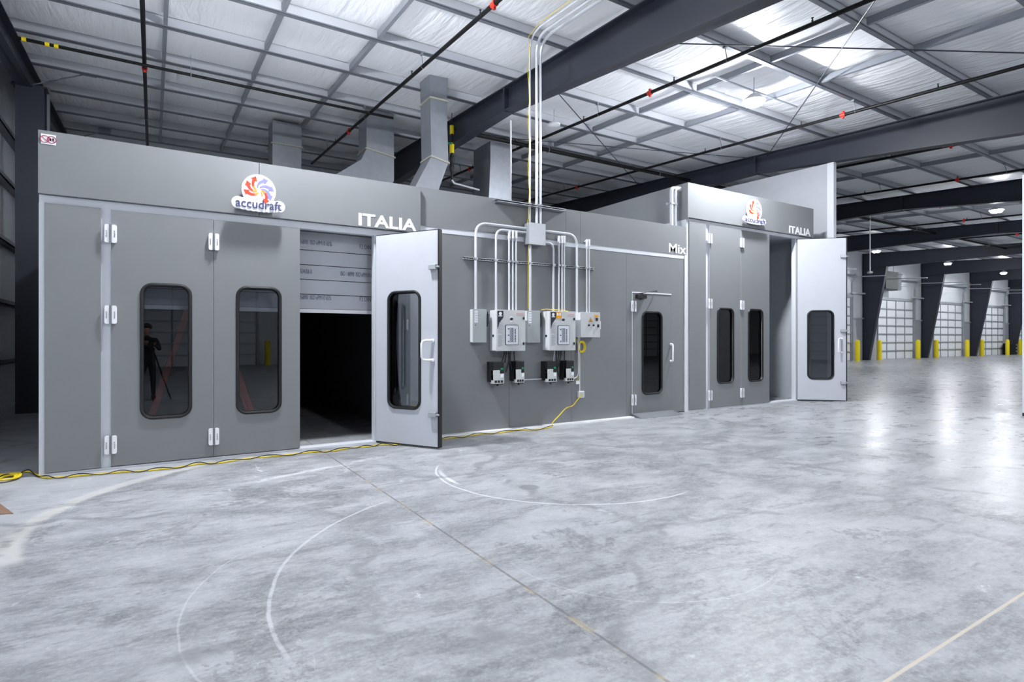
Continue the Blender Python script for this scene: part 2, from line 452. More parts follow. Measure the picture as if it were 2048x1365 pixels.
# rear side wall (the one with the big doors) and the side wall behind the camera
DH = 4.08
def side_wall(name, yw, sgn, doors, ztop):
    """wall made of piers and the band over the doors; doors = [(x0,x1)]"""
    mb = MB(); x = XL
    for (a, b) in doors:
        mb.box(x, a, yw, yw+.2*sgn, 0, ztop); mb.box(a, b, yw, yw+.2*sgn, DH, ztop); x = b
    mb.box(x, XR, yw, yw+.2*sgn, 0, ztop)
    return struct(mb.build(name, WALLI))
far = [(f+1.95, f+7.15) for f in FR[4:9]]
near = [(f+1.6, f+6.9) for f in FR[0:6]]
side_wall('wall_back', YB, 1, far, roof(YB)+.3)
side_wall('wall_front', YN, -1, near, roof(YN)+.3)

def overhead_door(n, a, b, yw, sg):
    """sectional door: white panels, grey stiles and rails, side tracks"""
    e = bpy.data.objects.new('door_%d' % n, None); COL.objects.link(e); e.location = (a, yw, 0); struct(e)
    W = b-a; o = Vector((0, 0, 0))
    mb = MB(); rows = 7
    for r in range(rows):
        z0, z1 = DH*r/rows, DH*(r+1)/rows; mb.box(0, W, .02*sg, .07*sg, z0+.012, z1-.012)
    mb.build('door_panels', DOORW, e)
    mb = MB()
    for c in range(5):
        x = W*c/4; x = min(max(x, .04), W-.04); mb.box(x-.028, x+.028, -.008*sg, .03*sg, 0, DH)
    mb.build('stiles', GIRT, e)
    mb = MB()
    for r in range(1, rows):
        z = DH*r/rows; mb.box(0, W, -.03*sg, .03*sg, z-.05, z+.03)
    mb.build('rails', GALV, e)
    for x in (-.09, W+.09):
        mb = MB().box(x-.035, x+.035, -.1*sg, -.02*sg, 0, DH+.9)
        pts = [Vector((x, -.06*sg, DH+.9))]
        for i in range(1, 9):
            t = math.pi/2*i/8; pts.append(Vector((x, sg*(-.06-.45*(1-math.cos(t))), DH+.9+.45*math.sin(t))))
        pts.append(Vector((x, sg*-3.0, DH+1.22)))
        mb.tube(pts, .03, 6).build('track', GALV, e)
    MB().lathe((0, 0, 0), [(.045, -.1), (.045, W+.1)], 12, 'x').build('torsion_shaft', GIRT, e, loc=(0, -.25*sg, DH+1.45))
    MB().lathe((0, 0, 0), [(.13, 0), (.13, .1)], 16, 'x').build('cable_drum', GALV, e, loc=(W, -.25*sg, DH+1.45))
    MB().box(-.2, W+.2, -.06*sg, .02*sg, DH+.02, DH+.2).build('lintel', GALV, e)
    return e
k = 1
for a, b in far: overhead_door(k, a, b, YB, 1); k += 1
for a, b in near: overhead_door(k, a, b, YN, -1); k += 1
# wainscot boards between the doors (bare grey lower liner) and pale tubes along the wall
for f in FR[4:9]:
    struct(MB().box(f-1.25, f+1.75, YB-.045, YB, 0, 2.75).box(f-1.25, f+1.75, YB-.09, YB, 2.72, 2.8).build('trim_wainscot', mat('bare_liner', (168, 171, 176), .5)))
    struct(MB().box(f-1.6, f+1.95, YB-.2, YB-.12, 4.35, 4.45).build('trim_wall_tube', COND))

# ------------------------------------------------------------------ steel frames: each a rafter and a tapered column
words_ = ['first', 'second', 'third', 'fourth', 'fifth', 'sixth', 'seventh', 'eighth', 'ninth', 'tenth', 'eleventh', 'twelfth', 'thirteenth', 'fourteenth', 'fifteenth', 'sixteenth', 'seventeenth', 'eighteenth', 'nineteenth', 'twentieth', 'twenty-first', 'twenty-second', 'twenty-third', 'twenty-fourth']
ordn = ['end', 'first', 'second', 'third', 'fourth', 'fifth', 'sixth', 'seventh', 'eighth', 'ninth', 'tenth']
frame_lab = {0: 'charcoal steel end frame against the gable wall beside the first booth',
 1: 'charcoal roof beam passing behind the galvanised duct and over the control wall',
 2: 'charcoal roof beam running low over the taller booth, above the pale partition',
 3: 'charcoal roof beam next beyond the pale partition wall',
 4: 'charcoal roof beam two bays beyond the pale partition wall',
 5: 'charcoal frame whose tapered column stands nearest the open white leaf of the taller booth',
 6: 'charcoal frame with tapered column just beyond the hanging unit heater',
 7: 'charcoal frame with tapered column, third visible along the door wall',
 8: 'charcoal frame with tapered column beside the black tank by the door wall',
 9: 'charcoal frame furthest but one down the hall', 10: 'charcoal frame at the far end of the hall'}
def rbot(y):
    if y < 9.9: return 6.05-.11*(9.9-y) if y > 2 else 5.18-.0*(2-y)
    return 6.05
for i, fx in enumerate(FR):
    e = empty('steel_frame', (fx, YB, 0), frame_lab[i], 'steel beam')
    org = (fx, YB, 0)
    if i == 0: ylo, dep = -17.9, .42
    ylo = -17.9
    mb = MB(org)
    ysn = [ylo, -8, 2, 9.86, 18.3, YB]
    def bot(y): return (roof(y)-.46) if i == 0 else min(rbot(y), roof(y)-.45)
    for a, b in zip(ysn, ysn[1:]):
        mb.slope(fx-.012, fx+.012, a, b, bot(a), bot(b), roof(a)-bot(a), roof(b)-bot(b))
        mb.slope(fx-.12, fx+.12, a, b, roof(a)-.02, roof(b)-.02, .02)
        mb.slope(fx-.12, fx+.12, a, b, bot(a), bot(b), .022)
    for ys_ in ((9.86,) if i else ()):
        mb.box(fx-.115, fx+.115, ys_-.025, ys_+.025, bot(ys_)-.02, roof(ys_)-.002)
    mb.build('rafter', STEEL, e)
    if i:
        mb = MB(org); t = roof(18.6)-.02
        # tapered column: straight outer flange at the wall, inner flange leaning out towards the top
        o0, i0, i1 = YB-.06, YB-.42, YB-1.5
        mb.poly([(0, 0)], 0, 0) if False else None
        for (ya, yb, yc, yd, hw) in ((o0, i0, o0, i1, .012),):
            mb.hexa([(fx-hw, yb, 0), (fx+hw, yb, 0), (fx+hw, ya, 0), (fx-hw, ya, 0), (fx-hw, yd, 6.06), (fx+hw, yd, 6.06), (fx+hw, yc, 6.06), (fx-hw, yc, 6.06)])
        mb.hexa([(fx-.13, i0-.022, 0), (fx+.13, i0-.022, 0), (fx+.13, i0, 0), (fx-.13, i0, 0), (fx-.13, i1-.022, 6.06), (fx+.13, i1-.022, 6.06), (fx+.13, i1, 6.06), (fx-.13, i1, 6.06)])
        mb.box(fx-.13, fx+.13, o0-.02, o0, 0, 6.9)
        mb.box(fx-.16, fx+.16, i0-.05, o0, 0, .02)
        mb.build('column', STEEL, e)
    for yy in ((12.9, 11.3) if 1 <= i <= 4 else ()):
        pass

# ------------------------------------------------------------------ purlins
def near_name(k):
    return ordn[k] if k < len(ordn) else str(k)
vis = [y for y in PUR if y < 19.4 and y > -17.8]
for y in vis:
    z = roof(y); nth = len([q for q in vis if q > y])
    mb = MB((XL, y, z))
    mb.box(XL, XR, y-.006, y+.006, z, z+.21)
    mb.mi = 1; mb.box(XL, XR, y-.07, y+.006, z-.001, z+.008); mb.box(XL, XR, y-.07, y-.062, z, z+.03); mb.mi = 0
    mb.box(XL, XR, y-.006, y+.07, z+.205, z+.214)
    o = mb.build('roof_purlin', [PURL, PFL], loc=(XL, y, z))
    tag(o, 'grey steel roof purlin spanning the hall, %s counted from the wall of overhead doors' % words_[nth], 'purlin', 'roof purlins')
# bridging channels that cross the purlins
brd = []
for fi, offs in ((0, (2.25, 3.8, 5.32)), (1, (3.2, 4.75)), (2, (3.1, 4.7)), (3, (3.1, 4.7)), (4, (3.1, 4.7)), (5, (3.1, 4.7))):
    for j, q in enumerate(offs):
        x = FR[fi]+q; mb = MB((x, 0, 6))
        ya, yb = (-6, 19.3) if fi < 4 else (2, 19.3)
        yv = [y for y in PUR if ya <= y <= yb]
        for a, b in zip(yv, yv[1:]):
            a2, b2 = a+.02, b-.08
            mb.slope(x-.006, x+.006, a2, b2, roof(a2)+.035, roof(b2)+.035, .11)
            mb.slope(x-.006, x+.055, a2, b2, roof(a2)+.03, roof(b2)+.03, .008)
        o = mb.build('bridging_channel', PURL2, loc=(x, 0, 6))
        where = ['in the bay over the first booth', 'over the control wall', 'just beyond the partition wall', 'in the fourth bay down the hall', 'in the fifth bay down the hall', 'in the sixth bay down the hall'][fi]
        side = ['nearest the gable wall', 'in the middle', 'by the big beam'][j] if fi == 0 else ['on its nearer side', 'on its farther side'][j]
        tag(o, 'galvanised channel crossing the purlins %s, %s' % (where, side), 'roof channel', 'bridging channels')

# cross-bracing rods in the second bay
for lab, a, b in (('thin steel bracing rod slanting steeply down to the beam over the taller booth', (FR[1], 1.75, 0), (FR[2], 9.55, 0)),
                  ('thin steel bracing rod crossing nearly level beneath the purlins near the round lamp', (FR[1], 7.25, 0), (FR[2], 2.1, 0)),
                  ('thin bracing rod slanting away behind the row of tall conduits', (FR[1], 8.75, 0), (FR[2], 14.4, 0)),
                  ('thin bracing rod crossing nearly level behind the tall conduits', (FR[1], 13.2, 0), (FR[2], 9.9, 0))):
    za, zb = roof(a[1])-.06, roof(b[1])-.06
    tag(MB(a).tube([(a[0], a[1], za), (b[0], b[1], zb)], .011, 6).build('bracing_rod', STEEL, loc=a), lab, 'bracing rod', 'roof bracing rods')

# ------------------------------------------------------------------ sprinkler pipes
def branch(x, y0, y1, label, red=(), r=.033, heads=()):
    e = empty('sprinkler_pipe', (x, y0, roof(y0)-.25), label, 'pipe'); org = e.location
    zf = lambda y: roof(y)-.25
    MB(org).tube([(x, y0, zf(y0)), (x, y1, zf(y1))], r, 10).build('pipe', BLACKP, e, smooth=True)
    for y in red:
        d = Vector((0, 1, .053)).normalized(); p = Vector((x, y, zf(y)))
        MB(org).tube([p-d*.05, p+d*.05], .045, 12).box(x-.02, x+.02, y-.02, y+.02, zf(y)+.03, zf(y)+.075).box(x-.02, x+.02, y-.02, y+.02, zf(y)-.075, zf(y)-.03).build('red_coupling', RED, e)
    for p_ in [q for q in PUR if y0+.3 < q-.1 < y1-.2][::2]:
        y = p_-.1; z = zf(y)
        mb = MB(org); mb.bar((x, y, z), (x, y+.05, z+.24), .012, .012)
        mb.tube([(x+.034*math.cos(t), y, z+.034*math.sin(t)) for t in [math.pi*2*i/12 for i in range(12)]], .006, 5, closed=True)
        mb.box(x-.02, x+.02, y+.02, y+.08, z+.22, z+.27).build('hanger', GIRT, e)
    for y in [y0+.9+2.6*i for i in range(12)]:
        if y < y1-.2: MB(org).lathe((x, y, zf(y)), [(.014, .02), (.014, .06), (.008, .065), (.008, .085), (.02, .088), (.02, .094)], 8).build('sprinkler_head', BLK, e)
    return e
branch(-.13, -4, 19.2, 'black sprinkler pipe coming down behind the left end of the first booth', (12.5,))
branch(4.04, -4, 17.75, 'black sprinkler pipe running past the galvanised duct and ending over the logo sign', (6.9, 13.9))
branch(8.1, -4, 18.8, 'black sprinkler pipe crossing behind the tall conduits under the roof beam', (7.9, 15.3))
branch(12.15, -4, 18.8, 'black sprinkler pipe passing close beside the round lamp', (6.4, 15.2))
branch(16.2, -4, 18.8, 'black sprinkler pipe just beyond the partition wall', (6.0,))
branch(20.15, -4, 18.8, 'black sprinkler pipe in the bay beyond the partition, nearer one', (7.3, 14))
branch(24.2, -4, 18.8, 'black sprinkler pipe beyond the third roof beam', (9.3,))
branch(28.2, -4, 18.8, 'black sprinkler pipe in the fourth bay, near the hanging lamp', (10,))
branch(34.0, -4, 18.8, 'black sprinkler pipe in the fifth bay down the hall', (10,))
# mains running the length of the hall
def main_pipe(x0, x1, y, z, r, label, m=BLACKP, caps=True):
    e = empty('water_main', (x0, y, z), label, 'pipe')
    MB((x0, y, z)).tube([(x0, y, z), (x1, y, z)], r, 12).build('pipe', m, e, smooth=True)
    x = x0+2.5
    while x < x1-.5:
        mb = MB((x0, y, z)); mb.tube([(x, y, z+r), (x, y, roof(y)+.1)], .006, 5)
        mb.tube([(x, y+(r+.02)*math.cos(t), z+(r+.02)*math.sin(t)) for t in [math.pi*2*i/12 for i in range(12)]], .007, 5, closed=True)
        mb.build('hanger', GALV, e); x += 4.1
    return e
main_pipe(6.3, 80, 12.23, 6.41, .055, 'thick black water main running down the hall behind the tall conduits')
e = main_pipe(-1.9, 4.55, 12.25, 6.38, .028, 'black sprinkler main with yellow fittings starting at the gable frame')
for x in (-1.8, -1.5, -1.38): MB((-1.9, 12.25, 6.38)).lathe((x, 12.25, 6.38), [(.036, -.03), (.036, .03)], 12, 'x').build('yellow_fitting', YEL, e)

# the riser with green valve beside the duct
vx = AR(907, 262, -.15); vx = Vector((6.0, 12.23, 6.41))
e = empty('valve_riser', vx, 'black and yellow valve riser with green handle beside the galvanised duct', 'valve')
b0 = vx
MB(b0).tube([b0+Vector((.3, 0, 0)), b0, b0+Vector((0, 0, -1.2))], .03, 10).tube([b0+Vector((0, 0, .02)), b0+Vector((0, 0, .62))], .008, 6).build('pipe', BLK, e)
MB(b0).lathe(b0, [(.05, -.12), (.05, .08)], 12).lathe(b0+Vector((0, 0, -.45)), [(.055, -.12), (.055, .12)], 12).build('yellow_body', YEL, e)
MB(b0).box(b0.x-.25, b0.x, b0.y-.05, b0.y-.03, b0.z-.38, b0.z-.34).build('green_handle', GREEN, e)
MB(b0).lathe(b0+Vector((0, 0, -.8)), [(.045, -.2), (.06, -.1), (.045, 0), (.06, .1), (.04, .2)], 12).build('gauge_body', BLK, e)
MB(b0).tube([b0+Vector((0, 0, -1.2)), b0+Vector((.05, 0, -1.27)), b0+Vector((.9, .3, -1.25))], .022, 8).build('outlet_pipe', COND, e)

# ------------------------------------------------------------------ gable end: column, flange braces
c0 = AY(30, 500, 14.3).x; c1 = AY(88, 500, 14.3).x
e = empty('gable_column', (c0, 14.3, 0), 'dark steel column standing in the black gap beside the first booth', 'steel column')
MB((c0, 14.3, 0)).box(c0, c1, 14.3, 14.33, 0, roof(14.3)-.42).box(c0, c1, 14.65, 14.68, 0, roof(14.3)-.42).box((c0+c1)/2-.01, (c0+c1)/2+.01, 14.33, 14.65, 0, roof(14.3)-.42).build('shaft', STEEL, e)
MB((c0, 14.3, 0)).box(c0-.05, c1+.05, 14.28, 14.7, roof(14.3)-.44, roof(14.3)-.41).build('cap_plate', STEEL, e)
MB((c0, 14.3, 0)).box(c1+.005, c1+.05, 14.6, 14.66, 0, roof(14.3)-.3).build('conduit', GIRT, e)
for j, y in enumerate((10.0, 14.4, 19.0)):
    z = roof(y)
    o = MB((-2, y, z)).bar((-2.02, y, z-.4), (-1.1, y+.05, z+.08), .05, .012).box(-1.25, -.98, y+.02, y+.07, z+.02, z+.14).build('flange_brace', GIRT, loc=(-2, y, z))
    tag(o, 'short steel brace from the gable frame to a purlin, %s' % ['nearest the camera', 'above the gable column', 'low down at the back'][j], 'brace', 'gable flange braces')

# ------------------------------------------------------------------ high-bay lamps
def lamp(loc, label, proto=None, drop=.25):
    if proto: return clone(proto, loc, label)
    e = empty('high_bay_lamp', loc, label, 'lamp', 'high bay lamps'); o = loc
    MB().lathe((0, 0, 0), [(.02, .16), (.08, .15), (.14, .1), (.205, .045), (.21, .02)][::-1], 28).build('housing', BOXW, e, smooth=True)
    MB().lathe((0, 0, 0), [(.12, -.06), (.155, -.045), (.165, -.02), (.165, .0), (.15, .019)], 28).build('lens', LENS, e, smooth=True)
    MB().tube([(0, 0, .16), (0, 0, .48)], .008, 6).tube([(.03*math.cos(t), 0, .2+.03*math.sin(t)) for t in [2*math.pi*i/10 for i in range(10)]], .006, 5, closed=True).build('hook', GALV, e)
    return e
L0 = (1.6, 6.9, 6.0)
P = lamp(L0, 'round high bay lamp hanging in the bay over the first booth')
KIDS[P.name] = list(P.children)
labs = {(9.865, 6.884, 6.025): 'glowing round lamp hanging between the roof beams over the taller booth',
        (24.48, 7.751, 5.82): 'glowing round lamp hung on a cord beside the third roof beam',
        (32.93, 15.6, 6.12): 'glowing round lamp seen just above the unit heater',
        (42.2, 15.8, 6.12): 'glowing round lamp in the bay above the second visible overhead door',
        (51.65, 15.95, 6.12): 'glowing round lamp furthest along the row by the overhead doors'}
for p, lb in labs.items(): lamp(p, lb, P)
KIDS.clear()
KIDS[P.name] = list(P.children)
for j, x in enumerate((33, 41.5, 50, 60)): lamp((x, 7.7, 5.95), 'round high bay lamp down the middle of the hall, %s past the third beam' % words_[j], P)
for j, x in enumerate((60.5, 70)): lamp((x, 15.9, 6.12), 'round high bay lamp beyond the ones by the overhead doors, %s of two' % words_[j], P)
for j, x in enumerate((2.5, 9.9, 18.2, 26.5)): lamp((x, -1.2, 5.5), 'added fill lamp in an unseen row over the camera, %s from the gable' % words_[j], P)  # unseen row added to light the floor near the camera
for j, x in enumerate((5.5, 18.2)): lamp((x, -9.5, 5.1), 'added unseen fill lamp well behind the camera, %s of two' % words_[j], P)  # added out of view as fill for floor and ceiling
for o_ in [P]+[q for q in SC.objects if q.type == 'EMPTY' and q.name.startswith('high_bay_lamp') and abs(q.location.x-9.865) < .01 and q.location.y > 0]:
    for ch in o_.children:
        if ch.name.startswith('lens'):
            ch.data = ch.data.copy(); ch.data.materials[0] = LENS2
lx = AR(1520, 205, -.02)
o = MB((9.1, 6.5, 6.2)).box(8.9, 11.6, 7.05, 7.075, 6.36, 6.385).build('lamp_rail', GALV, loc=(9.1, 6.5, 6.2))
tag(o, 'thin steel channel holding the round lamp over the taller booth', 'rail')
p = AR(1108, 250, -.3)
e = empty('smoke_detector', p, 'small pale disc hanging below the roof beam near the duct', 'detector')
MB().lathe((0, 0, 0), [(.05, -.03), (.14, -.01), (.14, .02), (.04, .05)], 20).build('disc', BOXW, e); MB().tube([(0, 0, .05), (0, 0, .35)], .006, 5).build('stem', GALV, e)

# ------------------------------------------------------------------ bollards, heater, tank, hanging rod
def bollard(x, y, label):
    o = MB().lathe((0, 0, 0), [(.145, 0), (.145, 1.22), (.13, 1.29), (.08, 1.33), (.01, 1.345)], 20).build('bollard', YEL, smooth=True, loc=(x, y, 0))
    tag(o, label, 'bollard', 'yellow bollards')
bl = ['yellow bollard just beyond the open white leaf of the taller booth', 'yellow bollard right of the first tapered column, below the heater', 'yellow bollard left of the second tapered column', 'yellow bollard right of the second tapered column',
      'yellow bollard left of the third tapered column', 'yellow bollard right of the third tapered column', 'yellow bollard in front of the black tank', 'yellow bollard furthest right, beyond the black tank']
for px, lb in zip((1714.8, 1758.7, 1836, 1872.4, 1934.3, 1964, 2015, 2040), bl):
    q = AY(px, 717, 19.2); bollard(q.x, 19.2, lb)
for j, x in enumerate((near[0][0]-.5, near[0][1]+.4, near[1][0]-.5, near[1][1]+.4, near[2][0]-.5)): bollard(x, YN+.9, 'yellow bollard by the doors behind the camera, %s from the gable end' % words_[j])
a, b = AY(1772, 542, 18.8), AY(1797, 580, 18.8)
e = empty('unit_heater', (a.x, 18.8, b.z), 'dark grey louvred unit heater hung beside the first tapered column', 'heater')
o = e.location; W, Hh = b.x-a.x, a.z-b.z
MB().bevbox(0, W, 0, .7, 0, Hh, .02).build('casing', mat('heater_grey', (52, 56, 56), .5), e)
mb = MB()
for i in range(8): mb.hexa([(W, .05, Hh*(i+.2)/8.5), (W+.45, .05, Hh*(i+.2)/8.5), (W+.45, .12, Hh*(i+.2)/8.5), (W, .12, Hh*(i+.2)/8.5), (W, -.02, Hh*(i+.9)/8.5), (W+.45, -.02, Hh*(i+.9)/8.5), (W+.45, .05, Hh*(i+.9)/8.5), (W, .05, Hh*(i+.9)/8.5)])
mb.build('louvres', GALV, e); MB().box(W, W+.5, .06, .7, -.02, Hh+.02).build('louvre_frame', GIRT, e)
MB().tube([(.1, .3, Hh), (.1, .3, Hh+.6)], .02, 6).tube([(W, .3, Hh), (W, .3, Hh+.6)], .02, 6).build('hanger', GIRT, e)
MB().tube([(-.15, .2, Hh+.7), (-.15, .2, -.15), (-.25, .2, -.4), (-.1, .2, -.35)], .035, 8).build('gas_pipe', BLACKP, e)
q = AY(2018, 711, 19.2)
e = empty('black_tank', (q.x, 19.3, 0), 'squat black tank standing behind a bollard against the door wall', 'tank')
MB().bevbox(0, 1.6, -.2, .35, 0, 1.0, .06).build('body', BLACKP, e)
mb = MB(); [mb.lathe((1.35, -.205, .3+.28*i), [(.05, -.02), (.05, .01)], 12, 'y') for i in range(3)]; mb.build('gauges', BOXW, e)
q = AY(1740, 546, 12.2); qt = AY(1741, 432, 12.2)
e = empty('hanging_sensor', q, 'white rod with small sensor hanging above the far end of the open white leaf', 'sensor')
MB().tube([(0, 0, .03), (0, 0, qt.z-q.z)], .022, 8).build('rod', BRIGHTW, e)
MB().lathe((0, 0, 0), [(.07, -.03), (.11, 0), (.09, .05), (.03, .07)], 14).build('sensor', BOXG, e)
#@@BOOTHS
# ================================================================== BOOTHS
def zz(px, py): return AY(px, py).z
def xx(px, y=677): return AY(px, y).x
FT = .06
def gasket(mb_parent, x0, x1, z0, z1, y, side=-1):
    ring = rrect(x0, x1, z0, z1, min(.11, (x1-x0)*.42), 8)
    mb = MB(); mb.tube([(x, y, z) for x, z in ring], .02, 8, closed=True); mb.tube([(x, y+.055, z) for x, z in ring], .02, 8, closed=True)
    inner = rrect(x0+.012, x1-.012, z0+.012, z1-.012, min(.1, (x1-x0)*.4), 8)
    return mb.build('window_gasket', RUB, mb_parent, smooth=True)
def glass(parent, x0, x1, z0, z1, y):
    MB().poly(rrect(x0, x1, z0, z1, min(.11, (x1-x0)*.42), 6), y, y+.006).build('window_glass', GLASS, parent)
def hinge(parent, x, z, y=-.0, name='hinge'):
    mb = MB(); mb.mi = 0
    for s in (-1, 1):
        mb.poly(rrect(x+.006 if s > 0 else x-.056, x+.056 if s > 0 else x-.006, z-.1, z+.1, .018, 4), y-.026, y)
    h = mb.build(name, BRIGHTW, parent)
    mb = MB(); mb.tube([(x, y-.024, z-.1), (x, y-.024, z+.1)], .013, 8); 
    mb.build('hinge_pin', GIRT, h)
    t = MB()
    text_fit(t, 'AXMA', x+.028, x+.042, z-.045, z+.035, y-.0265, .0006, 0, -math.pi/2); t.build('hinge_mark', BLK, h); t = MB()
    text_fit(t, 'AXMA', x-.046, x-.032, z-.045, z+.035, y-.0265, .0006, 0, -math.pi/2); t.build('hinge_mark', BLK, h)
    return h
def dhandle(parent, x, z0, z1, y, out, name='handle', m=None, r=.013):
    s = .05
    pts = [(x+out[0]*0, y, z1)]
    ox, oy = out
    P_ = [(x, y, z1-.01), (x+ox*.6, y+oy*.6, z1-.008), (x+ox*.92, y+oy*.92, z1-.02), (x+ox, y+oy, z1-.05), (x+ox, y+oy, z0+.05), (x+ox*.92, y+oy*.92, z0+.02), (x+ox*.6, y+oy*.6, z0+.008), (x, y, z0+.01)]
    h = MB().tube(P_, r*1.3, 10).build(name, m or BRIGHTW, parent, smooth=True)
    MB().lathe((x, y, z1-.01), [(.024, -.014), (.024, .014)], 14, 'y').lathe((x, y, z0+.01), [(.024, -.014), (.024, .014)], 14, 'y').build('handle_rose', BRIGHTW, h)
    return h
def leaf(parent, name, x0, x1, z0, z1, win, origin, rot=0, flip=False):
    """a booth door leaf in its own frame: x along the leaf from its hinge, y into the booth"""
    W = x1-x0
    wn = (win[0], win[1], win[2], win[3])
    bm = holed_panel(0, W, 0, z1-z0, 0, FT, rrect(*wn, min(.11, (wn[1]-wn[0])*.42), 8))
    o = bm_obj(bm, name, [CLAD, WHITE], parent)
    o.location = Vector(origin); o.rotation_euler = (0, 0, rot)
    g1 = gasket(o, *wn, 0.0); glass(o, wn[0], wn[1], wn[2], wn[3], FT*.5)
    return o

def logo(name, cx, base, rad, tx0, tx1, th, label, yoff=.09):
    """round pinwheel sign over curved lettering; cx/base: centre of the disc, wall plane at YF"""
    e = empty(name, (cx, YF-FT, base), label, 'sign')
    y0 = -yoff
    mb = MB()
    disc = [(rad*math.cos(a), rad*math.sin(a)) for a in [2*math.pi*i/48 for i in range(48)]]
    mb.poly(disc, y0, y0+.04)
    zt = tx0_z = -rad*.93
    n = 9; 
    for i in range(n):
        x = tx0+(tx1-tx0)*(i+.5)/n; dz = .012-.02*math.sin(math.pi*(i+.5)/n)
        rr = th*.7
        mb.poly([(x+rr*math.cos(a), zt+dz+rr*math.sin(a)) for a in [2*math.pi*k/16 for k in range(16)]], y0+.0006*(i+1), y0+.0396+.0006*(i+1))
    mb.box(tx0, tx1, y0+.009, y0+.046, zt-th*.4, zt+th*.45)
    mb.build('backing', BRIGHTW, e)
    MB().box(-rad*.5, rad*.5, y0+.041, 0, -rad*.4, rad*.4).build('standoff', BRIGHTW, e)
    # pinwheel of curved arrows: warm ones on one side, lilac on the other
    def arrow(a0, sweep, r0, r1, w0, w1, t0=0, t1=1):
        n = 10
        L, R = [], []
        for i in range(n+1):
            t = t0+(t1-t0)*i/n; r = r0+(r1-r0)*t; a = math.radians(a0+sweep*(1-t)); wd = w0+(w1-w0)*t
            px, pz = r*math.cos(a), r*math.sin(a)
            a2 = math.radians(a0+sweep*(1-t-.02)); r2 = r0+(r1-r0)*(t+.02)
            dx, dz = r2*math.cos(a2)-px, r2*math.sin(a2)-pz; l = math.hypot(dx, dz); nx, nz_ = -dz/l, dx/l
            L.append((px+nx*wd, pz+nz_*wd)); R.append((px-nx*wd, pz-nz_*wd)); last = (px, pz, dx/l, dz/l, nx, nz_)
        px, pz, dx, dz, nx, nz_ = last; hw = w1*2.2; hl = w1*3.2
        quads = []
        for i in range(n): quads.append([L[i], R[i], R[i+1], L[i+1]])
        quads.append([(px+nx*hw, pz+nz_*hw), (px-nx*hw, pz-nz_*hw), (px+dx*hl, pz+dz*hl)])
        return quads
    warm = [(116, 62), (157, 62), (198, 62), (-52, 62)]; cool = [(68, -0), (18, 0), (-28, 0)]
    for m_, lst, nm in ((REDL, warm, 'red_arrow'), (BLUEL, [(66, 62), (19, 62), (-24, 62), (-90, 62)], 'lilac_arrow')):
        for (a, sw) in lst:
            if m_ is BLUEL and a == -90: continue
            mb = MB()
            for q in arrow(a, sw, rad*.08, rad*.68, rad*.02, rad*.09, .12 if m_ is BLUEL else .42, 1): mb.poly(q, y0-.003, y0+.001)
            mb.build(nm, m_, e)
    for (a, sw) in warm+[(-92, 62)]:
        mb = MB()
        for i, q in enumerate(arrow(a, sw, rad*.08, rad*.68, rad*.02, rad*.09, .1, .5)[:-1]): mb.poly(q, y0-.004, y0+.001)
        mb.build('amber_swirl', ORAL, e)
    mb = MB(); text_fit(mb, 'accudraft', tx0, tx1, zt-th*.42, zt+th*.62, y0-.002, .002, .006)
    # slab serifs
    mb.build('lettering', INK, e)
    return e

DKIN_SHADE = mat('booth_inner_shaded', (84, 87, 92), .5)  # first booth's inner panels, darkened in colour to stand for interior shade
def make_booth(name, label, xb0, xpan, xpost, xpost1, l1, l2, op, xr, zt, zh, zl, z1, win1, win2, hz, opened, depth, hdr_joint, lab_mark):
    """front: side panel, white post, two shut leaves, one opened leaf, white frame; deep box behind"""
    X = dict(a=xb0, b=xpan, c=xpost, d=xpost1, e=l1, f=l2, g=op, h=xr)
    e = empty(name, (xb0, YF, 0), label, 'paint booth'); O = e.location.copy()
    y0 = YF; yd = YF+depth; DK = DKIN_SHADE if depth > 7.9 else DKIN
    # fascia
    MB(O).box(xb0, hdr_joint-.003, YF-FT, YF+.04, zh, zt).build('fascia_panel', CLAD, e)
    MB(O).box(hdr_joint+.003, xr, YF-FT, YF+.04, zh, zt).build('fascia_panel', CLAD, e)
    # white frame
    MB(O).box(xb0, xr, YF-.0, YF+.1, zl, zh-.004).build('frame_head', WHITE, e)
    MB(O).box(xb0, xpan, YF-.015, YF+.1, 0, zl).build('frame_post', WHITE, e)
    MB(O).box(xpost, xpost1, YF+.0, YF+.1, 0, zl).build('frame_post', WHITE, e)
    MB(O).box(op, op+.06, YF-.0, YF+.1, 0, zl).build('frame_post', WHITE, e)
    MB(O).box(xpan, xpost, YF-.035, YF+.02, .03, zl).build('side_panel', CLAD, e)
    if op+.06 < xr-.02: MB(O).box(op+.06, xr, YF-.0, YF+.1, .0, zl).build('side_panel', CLAD, e)
    MB(O).box(xb0, xr, YF-.02, YF+.16, 0, .022).build('sill', WHITE, e)
    # body behind
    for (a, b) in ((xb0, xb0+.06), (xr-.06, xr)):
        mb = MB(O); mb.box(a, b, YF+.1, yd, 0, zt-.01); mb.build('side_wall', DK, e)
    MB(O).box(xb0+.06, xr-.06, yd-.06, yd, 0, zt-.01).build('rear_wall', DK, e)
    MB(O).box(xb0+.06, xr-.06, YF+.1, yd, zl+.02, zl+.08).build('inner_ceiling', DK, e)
    MB(O).box(xb0+.06, xr-.06, YF+.04, yd, zt-.08, zt-.02).build('roof_panel', BRIGHTW, e)  # unseen roof, whitened to bounce lamp light up to the ceiling
    # shut leaves
    for nm, (a, b), wn in (('door_leaf', (xpost1, l1), win1), ('door_leaf', (l1, l2), win2)):
        w_ = (wn[0]-a, wn[1]-a, wn[2]-z1, wn[3]-z1)
        lf = leaf(e, nm, a+.002, b-.002, z1, zl-.006, w_, (a+.002-O.x, -.035, z1))
    return e, O

